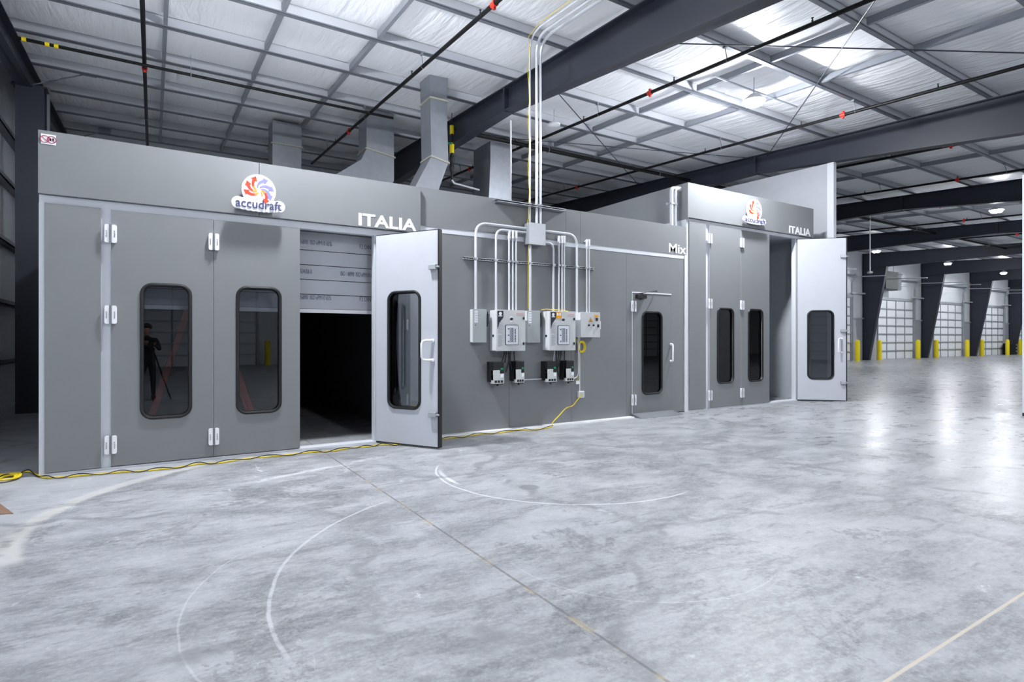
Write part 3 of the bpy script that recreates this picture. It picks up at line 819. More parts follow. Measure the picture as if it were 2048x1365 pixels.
# booth one ---------------------------------------------------------
m2z = lambda m: EYE+m*YF*N2/D_
ZT1, ZH1, ZL1 = m2z(.1499), m2z(.1045), m2z(.0982)
b1 = dict(x=[xx(p) for p in (78, 90, 202, 222, 427, 599, 748, 838)])
def winz(px0, px1, yt, yb):
    pc = (px0+px1)/2; return (xx(px0)+.012, xx(px1)-.012, zz(pc, yb)+.012, zz(pc, yt)-.012)
x = b1['x']
B1, O1 = make_booth('paint_booth', 'large grey spray booth in the foreground with hanging filter cloth and wide white open leaf', x[0], x[1], x[2], x[3], x[4], x[5], x[6], x[7],
    ZT1, ZH1, ZL1, .035, winz(281, 382, 569, 836), winz(472, 561, 575, 826), None, None, 8.0, xx(517), None)
for px in (222, 427):
    for py, pc in ((469, 222), (630, 222), (889, 222)):
        zc = zz(222, py); hinge(B1, xx(px)-O1.x, zc, -.04)
# hinge rows hang on the leaf joints; the middle pair of the second joint is absent in the photo
for o in [c for c in B1.children if c.name.startswith('hinge')]:
    pass
hs = [c for c in B1.children if c.name.startswith('hinge')]
for c in hs[4:5]:
    for k_ in list(c.children): bpy.data.objects.remove(k_)
    bpy.data.objects.remove(c)

def open_leaf(booth, O, xh, dirv, width, z0, z1, pixwin, handle_px, latch_px, mname='open_door_leaf'):
    """leaf standing open towards the camera; its inner white face shows"""
    dx, dy = dirv; l = math.hypot(dx, dy); dx, dy = dx/l, dy/l
    org = Vector((xh, YF-.03, 0)); nrm = Vector((dy, -dx, 0))
    rot = math.atan2(dy, dx)
    def at(px, py):
        p = hit(px, py, nrm, nrm.dot(org)); return ((p-org).dot(Vector((dx, dy, 0))), p.z)
    a, b = at(pixwin[0], (pixwin[2]+pixwin[3])/2)[0], at(pixwin[1], (pixwin[2]+pixwin[3])/2)[0]
    pc = (pixwin[0]+pixwin[1])/2; zt_, zb_ = at(pc, pixwin[2])[1], at(pc, pixwin[3])[1]
    # local frame: x along the leaf; the visible (inner) face is on local -y
    bm = holed_panel(0, width, 0, z1-z0, 0, FT, rrect(a+.01, b-.01, zb_-z0+.01, zt_-z0-.01, .1, 8))
    o = bm_obj(bm, mname, [mat('leaf_inner_skin', (188, 191, 199), .42), CLAD], booth); o.location = Vector((xh-O.x, -.03, z0)); o.rotation_euler = (0, 0, rot)
    gasket(o, a+.01, b-.01, zb_-z0+.01, zt_-z0-.01, 0); glass(o, a+.01, b-.01, zb_-z0+.01, zt_-z0-.01, FT*.5)
    MB().box(width, width+.022, -.004, FT+.004, -.01, z1-z0+.005).box(0, width, 0, FT, -.014, 0).box(0, width+.02, .004, FT, z1-z0, z1-z0+.012).build('edge_seal', RUB, o)
    (ha, hzt), (_, hzb) = at(*handle_px[0]), at(*handle_px[1])
    dhandle(o, ha+.0, hzb-z0, hzt-z0, -.002, (-.1, -.11))
    for lp in latch_px:
        la, lz = at(*lp); lz -= z0
        m_ = MB().bevbox(width-.12, width-.005, -.05, 0, lz-.035, lz+.035, .008).tube([(width-.02, -.028, lz), (width+.035, -.028, lz)], .012, 8).build('latch', GALV, o)
    return o
open_leaf(B1, O1, x[6]+.02, (.509, -.86), 1.03, .03, ZL1-.012, (776, 841, 583, 818), ((866, 680), (866, 722)), ((864, 535), (862, 829)))
# rolled filter blanket hung in the head of the opening
zf0 = AY(670, 627, YF+.32).z
e = empty('filter_blanket', (x[5], YF+.32, zf0), 'pale filter cloth with faded print hanging in the head of the opening', 'filter')
fo = e.location
zs = [zf0+.05+(ZL1-.0-zf0-.05)*i/5.15 for i in range(6)]
for i in range(5):
    MB(fo).box(x[3]+.1, x[6]+.3, YF+.32-.004*(i % 2), YF+.34, zs[i]+.006, (zs[i+1] if i < 4 else ZH1)-.004).build('filter_strip', FILT, e)
MB(fo).box(x[3]+.1, x[6]+.3, YF+.3, YF+.35, zf0, zf0+.05).build('hem_bar', BRIGHTW, e)
def fpx(px): return AY(px, 600, YF+.3).x
mb = MB(fo)
for s, a, b, row, in (('16890  ISO ePM10 65%', 601, 664, 4), ('F2 DIN 53', 720, 752, 4), ('53438-3', 601, 624, 2), ('ISO 16890  ISO ePM10 65%', 682, 752, 2), ('16890  ISO ePM10 65%', 601, 663, 0), ('F2 DIN 53', 720, 752, 0)):
    hrow = zs[row+1]-zs[row]; zc = zs[row]+hrow*(.55 if row else .8)
    text_fit(mb, s, fpx(a), fpx(b), zc-.03, zc+.03, YF+.314, .001)
mb.build('printed_text', INK2, e)

# lettering on the fascia
mb = MB(O1)
pI = AY(717, 452, YF-FT); pJ = AY(833, 464, YF-FT); zI0 = ZH1+.015; zI1 = AY(722, 434, YF-FT).z
text_fit(mb, 'ITALIA', pI.x, pJ.x, zI0, zI0+(zI1-AY(722, 459, YF-FT).z), YF-FT-.001, .002, .028)
mb.build('lettering', BRIGHTW, B1)
# safety sticker on the fascia corner
s0, s1 = AY(82, 266, YF-FT), AY(112, 282, YF-FT)
st = MB(O1).box(s0.x, s1.x, YF-FT-.003, YF-FT, s0.z-.11, s0.z-.005).build('safety_sticker', BRIGHTW, B1)
mb = MB(O1-Vector((0, 0, 0)))
for cx in (.25, .72):
    c = Vector((s0.x+(s1.x-s0.x)*cx, YF-FT-.004, s0.z-.057)); r = .036
    mb.tube([c+Vector((r*math.cos(t), 0, r*math.sin(t))) for t in [2*math.pi*i/20 for i in range(20)]], .0035, 5, closed=True)
    mb.bar(c+Vector((-.025, 0, .025)), c+Vector((.025, 0, -.025)), .004, .004)
mb.build('prohibition_rings', mat('sticker_red', (170, 40, 70), .5), st)
mb = MB(O1); c = Vector((s0.x+(s1.x-s0.x)*.72, YF-FT-.0035, s0.z-.057))
for d in (-.011, .011): mb.poly([(c.x+d+.007*math.cos(t), c.z+.018*math.sin(t)) for t in [2*math.pi*i/12 for i in range(12)]], c.y-.0005, c.y)
mb.build('footprints', BLK, st)

cL = AY(518, 381, YF-.15); rL = (AY(552, 381, YF-.15).x-AY(483.5, 381, YF-.15).x)/2
logo('logo_sign', cL.x, cL.z, rL, AY(471, 400, YF-.15).x-cL.x, AY(563, 400, YF-.15).x-cL.x, .105, 'white round pinwheel logo sign with lettering on the first booth, over the shut leaves')

# booth two ---------------------------------------------------------
ZT2, ZH2, ZL2 = m2z(.2112), m2z(.164), m2z(.1592)
x2 = [xx(p) for p in (1372, 1376, 1409, 1416, 1479, 1536, 1591, 1622)]
B2, O2 = make_booth('paint_booth', 'taller grey spray booth further down the hall, beyond the room with the small door', *x2, ZT2, ZH2, ZL2, .03,
    winz(1431, 1464.5, 617, 767), winz(1493, 1523, 619, 763), None, None, 7.6, xx(1510), None)
for px in (1416, 1480):
    for py in (478, 608, 791): hinge(B2, xx(px)-O2.x, zz(1416, py), -.04)
open_leaf(B2, O2, x2[6]+.03, (.749, -.71), 1.03, .03, ZL2-.02, (1615, 1667.5, 621.5, 759), ((1683, 677), (1683, 706)), ((1689, 513), (1688, 662), (1686, 766)))
mb = MB(O2); pI = AY(1578, 464, YF-FT); pJ = AY(1621, 470, YF-FT)
text_fit(mb, 'ITALIA', pI.x, pJ.x, ZH2+.02, ZH2+.19, YF-FT-.001, .002, .028); mb.build('lettering', BRIGHTW, B2)
s0 = AY(1380, 369.5, YF-FT)
MB(O2).box(x2[0]+.02, x2[0]+.16, YF-FT-.003, YF-FT, ZT2-.1, ZT2-.02).build('safety_sticker', BRIGHTW, B2)
cL = AY(1510, 421, YF-.15); rL = (AY(1524, 421, YF-.15).x-AY(1496, 421, YF-.15).x)/2
logo('logo_sign', cL.x, cL.z, rL, AY(1490, 440, YF-.15).x-cL.x, AY(1531, 440, YF-.15).x-cL.x, .1, 'small white round pinwheel logo sign on the taller booth further down the hall')
# darker cladding on the exposed upper side of the taller booth
MB(O2).box(x2[0]-.012, x2[0], YF-FT, YF+5, ZT2-.72, ZT2).build('side_cladding', CLAD, B2)
MB(O2).box(x2[0]-.012, x2[0], YF-FT+.05, YF+5, ZT1-.05, ZT2-.72).build('side_cladding', WHITE, B2)
# inner frame seen through the opening
q = AY(1552, 700, YF+2.2)
MB(O2).box(x2[7]-.1, x2[7]-.06, YF+2.0, YF+3.2, .9, 2.6).build('inner_window_frame', GALV, B2)
MB(O2).box(x2[7]-.11, x2[7]-.07, YF+2.1, YF+3.1, 1.0, 2.5).build('inner_window', BLK, B2)

# mixing room ---------------------------------------------------------
xm = [x[7]+.004, xx(1018.5), xx(1143), xx(1252.7), x2[0]-.004]
ZT3 = m2z(.151); ZM1, ZM0 = m2z(.1127), m2z(.1074)
MR = empty('mixing_room', (xm[0], YF, 0), 'low grey room between the two booths with white band, small door and control wall', 'room unit'); OM = MR.location.copy()
dl, dr, dt = xx(1264.5), xx(1342), zz(1300, 588)
db = .06
for a, b in zip(xm, xm[1:3]+[xm[3]]):
    MB(OM).box(a+.002, b-.002, YF, YF+.06, .02, ZM0).build('wall_panel', CLAD, MR)
mb = MB(OM).box(xm[3]+.002, dl-.006, YF, YF+.06, .02, ZM0).box(dr+.006, xm[4]-.0, YF, YF+.06, .02, ZM0).box(dl-.006, dr+.006, YF, YF+.06, dt+.01, ZM0); mb.build('wall_panel', CLAD, MR)
xt = [xm[0], xx(1131), xx(1160), xm[4]]
for a, b in zip(xt, xt[1:]): MB(OM).box(a+.002, b-.002, YF-.01, YF+.06, ZM1, ZT3).build('upper_panel', CLAD, MR)
MB(OM).box(xm[0]+.0, xm[4], YF-.004, YF+.05, ZM0, ZM1).build('white_band', WHITE, MR)
MB(OM).box(xm[4]-.05, xm[4]+.012, YF-.02, YF+.06, 0, ZM1+.0).build('corner_post', WHITE, MR)
MB(OM).box(xm[0], xm[4], YF+.06, YF+.12, 0, .02).build('base_rail', WHITE, MR)
MB(OM).box(xm[0]+.06, xx(1259), YF-.13, YF, 0, .022).build('floor_strip', BRIGHTW, MR)
MB(OM).box(xm[0], xm[4], YF+.07, YF+5, ZT3-.06, ZT3-.02).build('roof_panel', BRIGHTW, MR)  # out of view, made white to reflect light upward
MB(OM).box(xm[0], xm[4], YF+5, YF+5.06, 0, ZT3-.02).build('rear_wall', DKIN, MR)
mb = MB(OM); text_fit(mb, 'Mix', xx(1337, 500), xx(1371.5, 500), ZM1+.02, ZM1+.2, YF-.011, .002, .014); mb.build('lettering', BRIGHTW, MR)
# its small door
wz = winz(1283.5, 1324, 623.7, 788.8)
bm = holed_panel(dl, dr, db, dt, YF-.004, YF+.05, rrect(*wz, .1, 8))
for v in bm.verts: v.co -= OM
DL = bm_obj(bm, 'door_leaf', [CLAD, WHITE], MR)
g_ = gasket(DL, wz[0]-OM.x, wz[1]-OM.x, wz[2], wz[3], -.004); glass(DL, wz[0]-OM.x, wz[1]-OM.x, wz[2], wz[3], .02)
for py in (613, 800.5): hinge(DL, dl-OM.x+.02, zz(1265, py), -.006)
dhandle(DL, xx(1341)-OM.x, zz(1336, 724), zz(1336, 688), -.006, (-.05, -.1))
MB(OM).box(dl-.006, dl, YF-.006, YF+.02, db, dt).box(dl-.006, dr, YF-.012, YF+.02, dt, dt+.02).build('door_trim', BRIGHTW, MR)
c_ = AY(1282, 589, YF-.05)
o = MB(OM).bevbox(c_.x-.1, c_.x+.14, YF-.07, YF-.004, dt-.1, dt-.03, .01).lathe((c_.x+.02, YF-.04, dt-.06), [(.03, -.06), (.03, .06)], 10).build('door_closer', BLK, DL)
MB(OM).bar((c_.x+.02, YF-.045, dt+.0), (c_.x+.28, YF-.18, dt+.04), .02, .01).bar((c_.x+.28, YF-.18, dt+.04), (c_.x+.42, YF-.02, dt+.045), .02, .01).build('closer_arm', BLK, DL)
MB(OM).box(dl, dr, YF+.05, YF+.14, 0, .06).build('door_sill', GALV, MR)
MB(OM).box(x[7]+.0, x2[0], YF+1.9, YF+1.95, .02, ZM0).build('inner_partition', DKIN, MR)

# diamond plate ramp
r = [AZ(1262, 829.5), AZ(1341, 820), AZ(1356, 829), AZ(1274, 839.5)]
yb = YF-.015; e0 = Vector(((r[0].x+r[1].x)/2, yb, 0)); xa, xb_ = dl-.03, dr+.02
fr_y = r[3].y
mb = MB(e0).hexa([(xa, fr_y, 0), (xb_, fr_y, 0), (xb_, yb, 0), (xa, yb, 0), (xa, fr_y, .006), (xb_, fr_y, .006), (xb_, yb, .062), (xa, yb, .062)])
tag(mb.build('ramp', PLATE, loc=e0), 'diamond plate wedge ramp lying at the foot of the small door', 'ramp')
#@@WALL
# ================================================================== CONTROL WALL
def front(pxl, pxr, pyt, pyb, dep):
    """box on the mixing room wall from the pixels of its front face"""
    a, b = AY(pxl, (pyt+pyb)/2, YF-dep), AY(pxr, (pyt+pyb)/2, YF-dep); pc = (pxl+pxr)/2
    return a.x, b.x, AY(pc, pyb, YF-dep).z, AY(pc, pyt, YF-dep).z
def enclosure(name, lab, cat, pl, pr, pt, pb, dep, body, door=None, grp=None):
    x0, x1, z0, z1 = front(pl, pr, pt, pb, dep)
    e = empty(name, (x0, YF, z0), lab, cat, grp); O = e.location
    MB(O).bevbox(x0, x1, YF-dep+.022, YF, z0, z1, .006).build('case', body, e)
    d = MB(O).bevbox(x0-.004, x1+.004, YF-dep, YF-dep+.02, z0-.004, z1+.004, .004).build('door', door or body, e)
    return e, d, O, (x0, x1, z0, z1), YF-dep
# two disconnect switches
for (pl, pr, pt, pb, lab) in ((972.7-27+1, 972.7, 619.3, 685.3, 'grey disconnect switch box at the near end of the control wall'),
                              (1054.9, 1080, 622.3, 685.3, 'grey disconnect switch box between the two control cabinets')):
    e, d, O, (a, b, c, t), yf = enclosure('disconnect_switch', lab, 'switch box', pl, pr, pt, pb, .11, BOXW, BOXD)
    MB(O).box(a+.02, a+.075, yf-.003, yf, t-.2, t-.02).build('label_plate', BRIGHTW, d)
    mb = MB(O)
    for i in range(6): mb.box(a+.026, a+.068, yf-.004, yf-.003, t-.045-.026*i, t-.04-.026*i)
    mb.build('label_print', INK, d)
    MB(O).box(b, b+.035, YF-.1, YF-.03, t-.26, t-.12).box(b+.03, b+.05, YF-.09, YF-.07, t-.22, t-.03).build('lever', BLK, e)
    MB(O).tube([(b, YF-.05, t-.05), (b+.07, YF-.05, t-.05)], .018, 8).build('nipple', BRIGHTW, e)
    MB(O).lathe((a+.035, yf, t-.24), [(.008, -.002), (.008, .001)], 10, 'y').build('lock_eye', BLK, d)
# two control cabinets
for i, (pl, pr, pt, pb, lab) in enumerate(((993.8, 1050.2, 621, 702, 'light grey control cabinet with keypad, the nearer of the pair, no orange sticker'),
                                           (1100.4, 1150.8, 623.5, 701, 'light grey control cabinet with keypad and a small orange sticker'))):
    e, d, O, (a, b, c, t), yf = enclosure('control_cabinet', lab, 'control cabinet', pl, pr, pt, pb, .22, BOXW, BOXG)
    W_, H_ = b-a, t-c
    MB(O).box(a+.004, a+W_*.2, yf-.003, yf, c+.01, t-.01).build('side_label', mat('label_grey', (205, 207, 212), .5), d)
    MB(O).box(a+.006, a+W_*.22, yf-.004, yf-.003, t-.115*1.0, t-.012).poly([(a+.006, t-.115), (a+W_*.22, t-.115), (a+W_*.08, t-.2), (a+.006, t-.3)], yf-.004, yf-.003).build('label_head', NAVY, d)
    cx = a+W_*.115; r_ = .026
    MB(O).poly([(cx+r_*math.cos(q), t-.055+r_*math.sin(q)) for q in [2*math.pi*k/16 for k in range(16)]], yf-.005, yf-.004).box(cx-.034, cx+.034, yf-.005, yf-.004, t-.098, t-.085).build('label_emblem', BRIGHTW, d)
    mb = MB(O)
    for k in range(26): mb.box(a+.012+(k % 3)*.004, a+W_*.18-(k*7 % 4)*.006, yf-.004, yf-.003, t-.19-k*.014-(.02 if k > 12 else 0), t-.186-k*.014-(.02 if k > 12 else 0))
    mb.build('label_print', mat('print_grey', (120, 122, 130), .6), d)
    mb = MB(O)
    for k in range(12):
        zk = t-.2-k*.03; mb.box(a+W_*.175, a+W_*.195, yf-.0045, yf-.003, zk-.006, zk)
    mb.build('label_symbols', BLK, d)
    MB(O).box(a+W_*.66, a+W_*.97, yf-.003, yf, t-.07, t-.025).build('notice_plate', mat('notice_pale', (226, 214, 216), .5), d)
    mb = MB(O)
    for k in range(3): mb.box(a+W_*.68, a+W_*.95, yf-.004, yf-.003, t-.038-.012*k, t-.035-.012*k)
    mb.build('notice_print', mat('notice_red', (180, 90, 100), .5), d)
    MB(O).lathe((a+W_*.5, yf-.012, t-.135), [(.016, -.02), (.022, 0), (.022, .012)], 14, 'y').build('selector_knob', BLK, d)
    MB(O).poly([(a+W_*.5+.03*math.cos(q), t-.125+.03*math.sin(q)) for q in [math.pi*k/10 for k in range(11)]], yf-.003, yf).box(a+W_*.46, a+W_*.54, yf-.003, yf, t-.185, t-.16).build('knob_plate', BRIGHTW, d)
    for zq in (t-.12, c+.11): MB(O).bevbox(b-.045, b-.022, yf-.02, yf, zq-.02, zq+.02, .003).build('latch', BLK, d)
    px0, px1, pz0, pz1 = a+W_*.285, a+W_*.745, c+H_*.14, c+H_*.64
    pn = MB(O).poly(rrect(px0, px1, pz0, pz1, .02, 4), yf-.012, yf).build('keypad_bezel', BLK, d)
    MB(O).poly(rrect(px0+.008, px1-.008, pz0+.008, pz1-.008, .015, 4), yf-.014, yf-.0121).build('keypad_face', mat('keypad_pale', (214, 218, 226), .4), d)
    MB(O).box(px0+(px1-px0)*.32, px0+(px1-px0)*.62, yf-.016, yf-.0141, pz0+.045, pz1-.045).build('keypad_display', LCD, d)
    mb = MB(O)
    for k in range(9): mb.box(px0+(px1-px0)*.7, px0+(px1-px0)*.78, yf-.0165, yf-.0141, pz0+.05+k*(pz1-pz0-.1)/9, pz0+.065+k*(pz1-pz0-.1)/9)
    for k in range(3): mb.box(px0+(px1-px0)*.18, px0+(px1-px0)*.27, yf-.0165, yf-.0141, pz0+.05+k*(pz1-pz0-.1)/2.2, pz0+.065+k*(pz1-pz0-.1)/2.2)
    for k in range(7): mb.box(px0+(px1-px0)*.46, px0+(px1-px0)*.55, yf-.0165, yf-.016, pz0+.06+k*(pz1-pz0-.1)/7, pz0+.07+k*(pz1-pz0-.1)/7)
    mb.build('keypad_marks', BLK, d)
    MB(O).box(a-.004, a+.0, yf+.09, yf+.13, c+H_*.34, c+H_*.4).build('side_lock', BLK, e)
    if i == 1:
        s = MB(O).box(a+W_*.23, a+W_*.44, yf-.004, yf, t-.115, t-.012).build('orange_sticker', ORANGE, d)
        MB(O).box(a+W_*.26, a+W_*.32, yf-.005, yf-.004, t-.07, t-.03).box(a+W_*.35, a+W_*.41, yf-.005, yf-.004, t-.07, t-.03).build('sticker_marks', BRIGHTW, d)
# white box with the warning triangle
e, d, O, (a, b, c, t), yf = enclosure('switch_box', 'white switch box with yellow warning triangle at the far end of the control wall', 'switch box', 1162, 1200, 625.5, 674.7, .2, BOXW, BOXG)
W_, H_ = b-a, t-c
tx, tz = a+W_*.5, t-H_*.29
MB(O).poly([(tx-.042, tz-.036), (tx+.042, tz-.036), (tx, tz+.038)], yf-.004, yf-.002).build('triangle_edge', BLK, d)
MB(O).poly([(tx-.034, tz-.031), (tx+.034, tz-.031), (tx, tz+.029)], yf-.006, yf-.0041).build('warning_triangle', ORANGE, d)
MB(O).poly([(tx+.006, tz+.012), (tx-.012, tz-.01), (tx, tz-.008), (tx-.006, tz-.026), (tx+.012, tz-.002), (tx, tz-.004)], yf-.008, yf-.0061).build('lightning_mark', BLK, d)
MB(O).box(a+W_*.7, a+W_*.9, yf-.004, yf, t-.08, t-.04).build('orange_label', ORANGE, d)
MB(O).bevbox(a+W_*.76, a+W_*.84, yf-.03, yf, t-.14, t-.09, .005).build('rotary_switch', BLK, d)
for q in (.4, .64): MB(O).lathe((a+W_*q, yf-.01, t-H_*.52), [(.014, -.012), (.016, .01)], 12, 'y').build('push_button', BLK, d)
MB(O).bevbox(a+W_*.85, a+W_*.93, yf-.018, yf, t-H_*.6, t-H_*.48, .004).build('latch', BLK, d)
MB(O).box(b+.004, b+.05, YF-.16, YF-.06, c+H_*.33, c+H_*.66).build('side_cover', BRIGHTW, e)
# variable speed drives
for (pl, pr, pt, pb, lab) in ((986.5, 1008.2, 724.5, 768, 'black and grey motor drive under the nearer control cabinet, hung first and lowest'),
                              (1032, 1048.8, 723, 766, 'black and grey motor drive under the nearer control cabinet, second of the two'),
                              (1095, 1113.4, 723, 764.5, 'black and grey motor drive under the cabinet with orange sticker, first of the two'),
                              (1132.5, 1148, 722, 763, 'black and grey motor drive under the cabinet with orange sticker, furthest from the open leaf')):
    dep = .19; x0, x1, z0, z1 = front(pl, pr, pt, pb, dep); W_, H_ = x1-x0, z1-z0
    e = empty('motor_drive', (x0, YF, z0), lab, 'motor drive'); O = e.location; yf = YF-dep
    MB(O).bevbox(x0-.004, x1+.004, YF-.13, YF, z0+.02, z1, .008).build('heat_sink', BLK, e)
    MB(O).bevbox(x0, x1, yf+.0, YF-.12, z0+H_*.42, z1, .008).build('upper_cover', BLK, e)
    MB(O).bevbox(x0, x1, yf-.004, YF-.1, z0, z0+H_*.46, .006).bevbox(x0, x0+W_*.6, yf-.006, YF-.1, z0+.05, z0+H_*.62, .004).build('lower_cover', BOXG, e)
    MB(O).box(x0+W_*.68, x0+W_*.9, yf-.006, yf, z0+H_*.63, z0+H_*.72).build('green_tab', GREEN, e)
    mb = MB(O)
    for k in range(3): mb.box(x0+W_*(.12+.28*k), x0+W_*(.32+.28*k), yf-.008, yf-.004, z0+.015, z0+.05)
    mb.build('terminal_marks', BLK, e)
    MB(O).box(x0+W_*.66, x0+W_*.92, yf-.006, yf-.004, z0+H_*.28, z0+H_*.42).build('label_plate', BRIGHTW, e)
    MB(O).box(x0+W_*.1, x0+W_*.9, yf+.0, yf+.02, z0-.012, z0).lathe((x0+W_*.6, YF-.12, z0-.02), [(.015, -.02), (.015, .02)], 8).build('cable_gland', BLK, e)

# pull box
e, d, O, PB, pyf = enclosure('pull_box', 'square steel pull box over the control wall where the tall conduits end', 'junction box', 1058.5, 1091, 447, 489.5, .16, GALV, GALV)
# strut rails
def strut(pa, pb, lab, wide=.04, out=.04):
    a, b = AY(*pa, YF-out), AY(*pb, YF-out); z = (a.z+b.z)/2
    e = empty('strut_rail', (a.x, YF, z), lab, 'rail'); O = e.location
    mb = MB(O).box(a.x, b.x, YF-.004, YF-.001, z-.02, z+.02).box(a.x, b.x, YF-out, YF-.001, z+.018, z+.021).box(a.x, b.x, YF-out, YF-.001, z-.021, z-.018)
    mb.box(a.x, b.x, YF-out, YF-out+.002, z+.01, z+.02).box(a.x, b.x, YF-out, YF-out+.002, z-.02, z-.01)
    mb.mi = 1
    n = int((b.x-a.x)/.05)
    for i in range(n): mb.box(a.x+.012+i*.05, a.x+.04+i*.05, YF-.0055, YF-.004, z-.006, z+.006)
    mb.build('channel', [GALV, BLK], e); return z
zst = strut((928, 515.5), (1190, 538), 'slotted steel strut rail crossing behind the conduits on the control wall')
strut((996, 400.5), (1132.7, 420), 'slotted steel strut rail at the top edge of the wall above the pull box', out=.12)

CY = YF-.06                                      # centre line of the wall conduits
def cx_(px): return AY(px, 600, CY).x
def czz(px, py): return AY(px, py, CY).z
def bend(a, b, c, r, n=8):
    a, b, c = Vector(a), Vector(b), Vector(c); u, v = (a-b).normalized(), (c-b).normalized()
    p0, p1 = b+u*r, b+v*r; out = []
    for i in range(n+1):
        t = i/n; out.append(p0*(1-t)**2+b*2*t*(1-t)+p1*t*t)
    return out
def conduit(pts, r, lab, clamps=(), fitting=None, grp='wall conduits', m=None):
    p0 = Vector(pts[0]); e = empty('conduit', p0, lab, 'conduit', grp)
    MB(p0).tube(pts, r, 10).build('tube', m or COND, e, smooth=True)
    for c in clamps:
        c = Vector(c); MB(p0).bevbox(c.x-r-.008, c.x+r+.008, c.y-r-.006, c.y+r+.014, c.z-.016, c.z+.016, .003).build('clamp', GALV, e)
    if fitting:
        f = Vector(fitting); MB(p0).bevbox(f.x-r*1.08, f.x+r*1.08, f.y-r*1.4, f.y+r*1.2, f.z-.13, f.z+.0, .008).tube([(f.x, f.y, f.z-.03), (f.x, YF+.0, f.z-.03)], r*1.0, 8).build('elbow_fitting', BRIGHTW, e)
    return e
R1 = .021
# bent ones into the pull box
x1_ = cx_(951.3); zb = czz(951.3, 618.5); zt_ = PB[3]-.085
conduit([(x1_, CY, zb)]+bend((x1_, CY, zb), (x1_, CY, zt_), (PB[0], CY, zt_), .2)+[(PB[0], CY, zt_)], R1, 'steel conduit bending in the widest curve from the nearest switch box to the pull box', [(x1_, CY, zst)])
x1_ = cx_(992); zt_ = PB[3]-.15
conduit([(x1_, CY, czz(992, 621))]+bend((x1_, CY, 1), (x1_, CY, zt_), (PB[0], CY, zt_), .14)+[(PB[0], CY, zt_)], R1*.9, 'steel conduit bending from the nearer control cabinet into the side of the pull box', [(x1_, CY, zst)])
x1_ = cx_(1153.7); zt_ = PB[3]-.085
conduit([(x1_, CY, czz(1153.7, 628))]+bend((x1_, CY, 1), (x1_, CY, zt_), (PB[1], CY, zt_), .2)+[(PB[1], CY, zt_)], R1, 'steel conduit curving from the white switch box up into the pull box', [(x1_, CY, zst)])
x1_ = cx_(1106.6); zt_ = PB[2]+.07
conduit([(x1_, CY, czz(1106.6, 624))]+bend((x1_, CY, 1), (x1_, CY, zt_), (PB[1], CY, zt_), .12)+[(PB[1], CY, zt_)], R1*.9, 'short steel conduit bending low into the pull box from the cabinet with orange sticker', [(x1_, CY, zst)])
x1_ = cx_(1060.4)
conduit([(x1_, CY, czz(1060.4, 622)), (x1_, CY, PB[2])], R1, 'straight steel conduit dropping from the pull box to the middle switch box', [(x1_, CY, zst)])
for px, lab in ((1018.2, 'straight conduit on the nearer control cabinet with white elbow, first of its three'), (1025.2, 'straight conduit on the nearer control cabinet with white elbow, middle of its three'), (1032, 'straight conduit on the nearer control cabinet with white elbow, last of its three')):
    x1_ = cx_(px); conduit([(x1_, CY, czz(px, 621)), (x1_, CY, czz(px, 468))], R1*.82, lab, [(x1_, CY, zst)], (x1_, CY, czz(px, 462)))
for px, lab in ((1117.6, 'straight conduit on the cabinet with orange sticker, first of its three'), (1123.7, 'straight conduit on the cabinet with orange sticker, middle of its three'), (1128.2, 'straight conduit on the cabinet with orange sticker, last of its three')):
    x1_ = cx_(px); conduit([(x1_, CY, czz(px, 623)), (x1_, CY, czz(px, 478))], R1*.8, lab, [(x1_, CY, zst)], (x1_, CY, czz(px, 472)))
for px, lab in ((1173.4, 'straight conduit on the white switch box with white elbow, nearer of two'), (1178.2, 'straight conduit on the white switch box with white elbow, farther of two')):
    x1_ = cx_(px); conduit([(x1_, CY, czz(px, 625)), (x1_, CY, czz(px, 486))], R1*.65, lab, [(x1_, CY, zst)], (x1_, CY, czz(px, 479)))
# tall ones up to the roof, then forward under the purlins
for j, (px, rr, dz, lab) in enumerate(((1060, .014, .0, 'tallest conduits: the thin one with a yellow cable beside it'), (1073.2, .024, .0, 'tall conduit rising to the roof, middle of the three from the pull box'), (1080.6, .024, -.05, 'tall conduit rising to the roof, last of the three from the pull box'))):
    xq = AY(px, 300, YF-.08).x; yq = YF-.08; zq = 6.36+dz; top = (xq, yq, zq); endp = (xq+.02, -3, zq-.053*(yq+3))
    conduit([(xq, yq, PB[3])]+bend((xq, yq, 1), top, endp, .32)+[endp], rr, lab, [(xq, yq, ZT3-.03)], grp='tall conduits')
xq = AY(1057.5, 300, YF-.1).x; yq = YF-.1
pts = [(xq, yq, PB[3]-.3), (xq-.03, yq, PB[3]-.02), (xq+.0, yq, PB[3]+.1)]
for i in range(14): pts.append((xq+.012*math.sin(i*1.7)-.0, yq, PB[3]+.3+(6.3-PB[3]-.3)*i/13))
pts += [(xq, yq-.3, 6.38), (xq+.02, yq-2, 6.3), (xq+.02, yq-6, 6.09)]
tag(MB(pts[0]).tube(pts, .0048, 6).build('yellow_cable', YCORD, loc=pts[0]), 'thin yellow cable running up alongside the tall conduits to the roof', 'cable')
xq = AY(1057.8, 560, YF-.1).x
pts = [(xq, yq, PB[2]-.0), (xq-.012, yq, zst+.1), (xq-.015, yq, zst-.3), (xq-.012, yq, zb+.02)]
tag(MB(pts[0]).tube(pts, .0048, 6).build('yellow_cable', YCORD, loc=pts[0]), 'thin yellow cable hanging beside the straight conduit under the pull box', 'cable')
p0 = AY(1083, 620, YF-.12); p1 = AY(1136, 623, YF-.12)
tag(MB(p0).tube([p0, p0+Vector((.1, 0, .014)), p1+Vector((-.1, 0, .012)), p1], .006, 6).build('yellow_cable', YCORD, loc=p0), 'yellow cable lying along the top of the cabinet with orange sticker', 'cable')
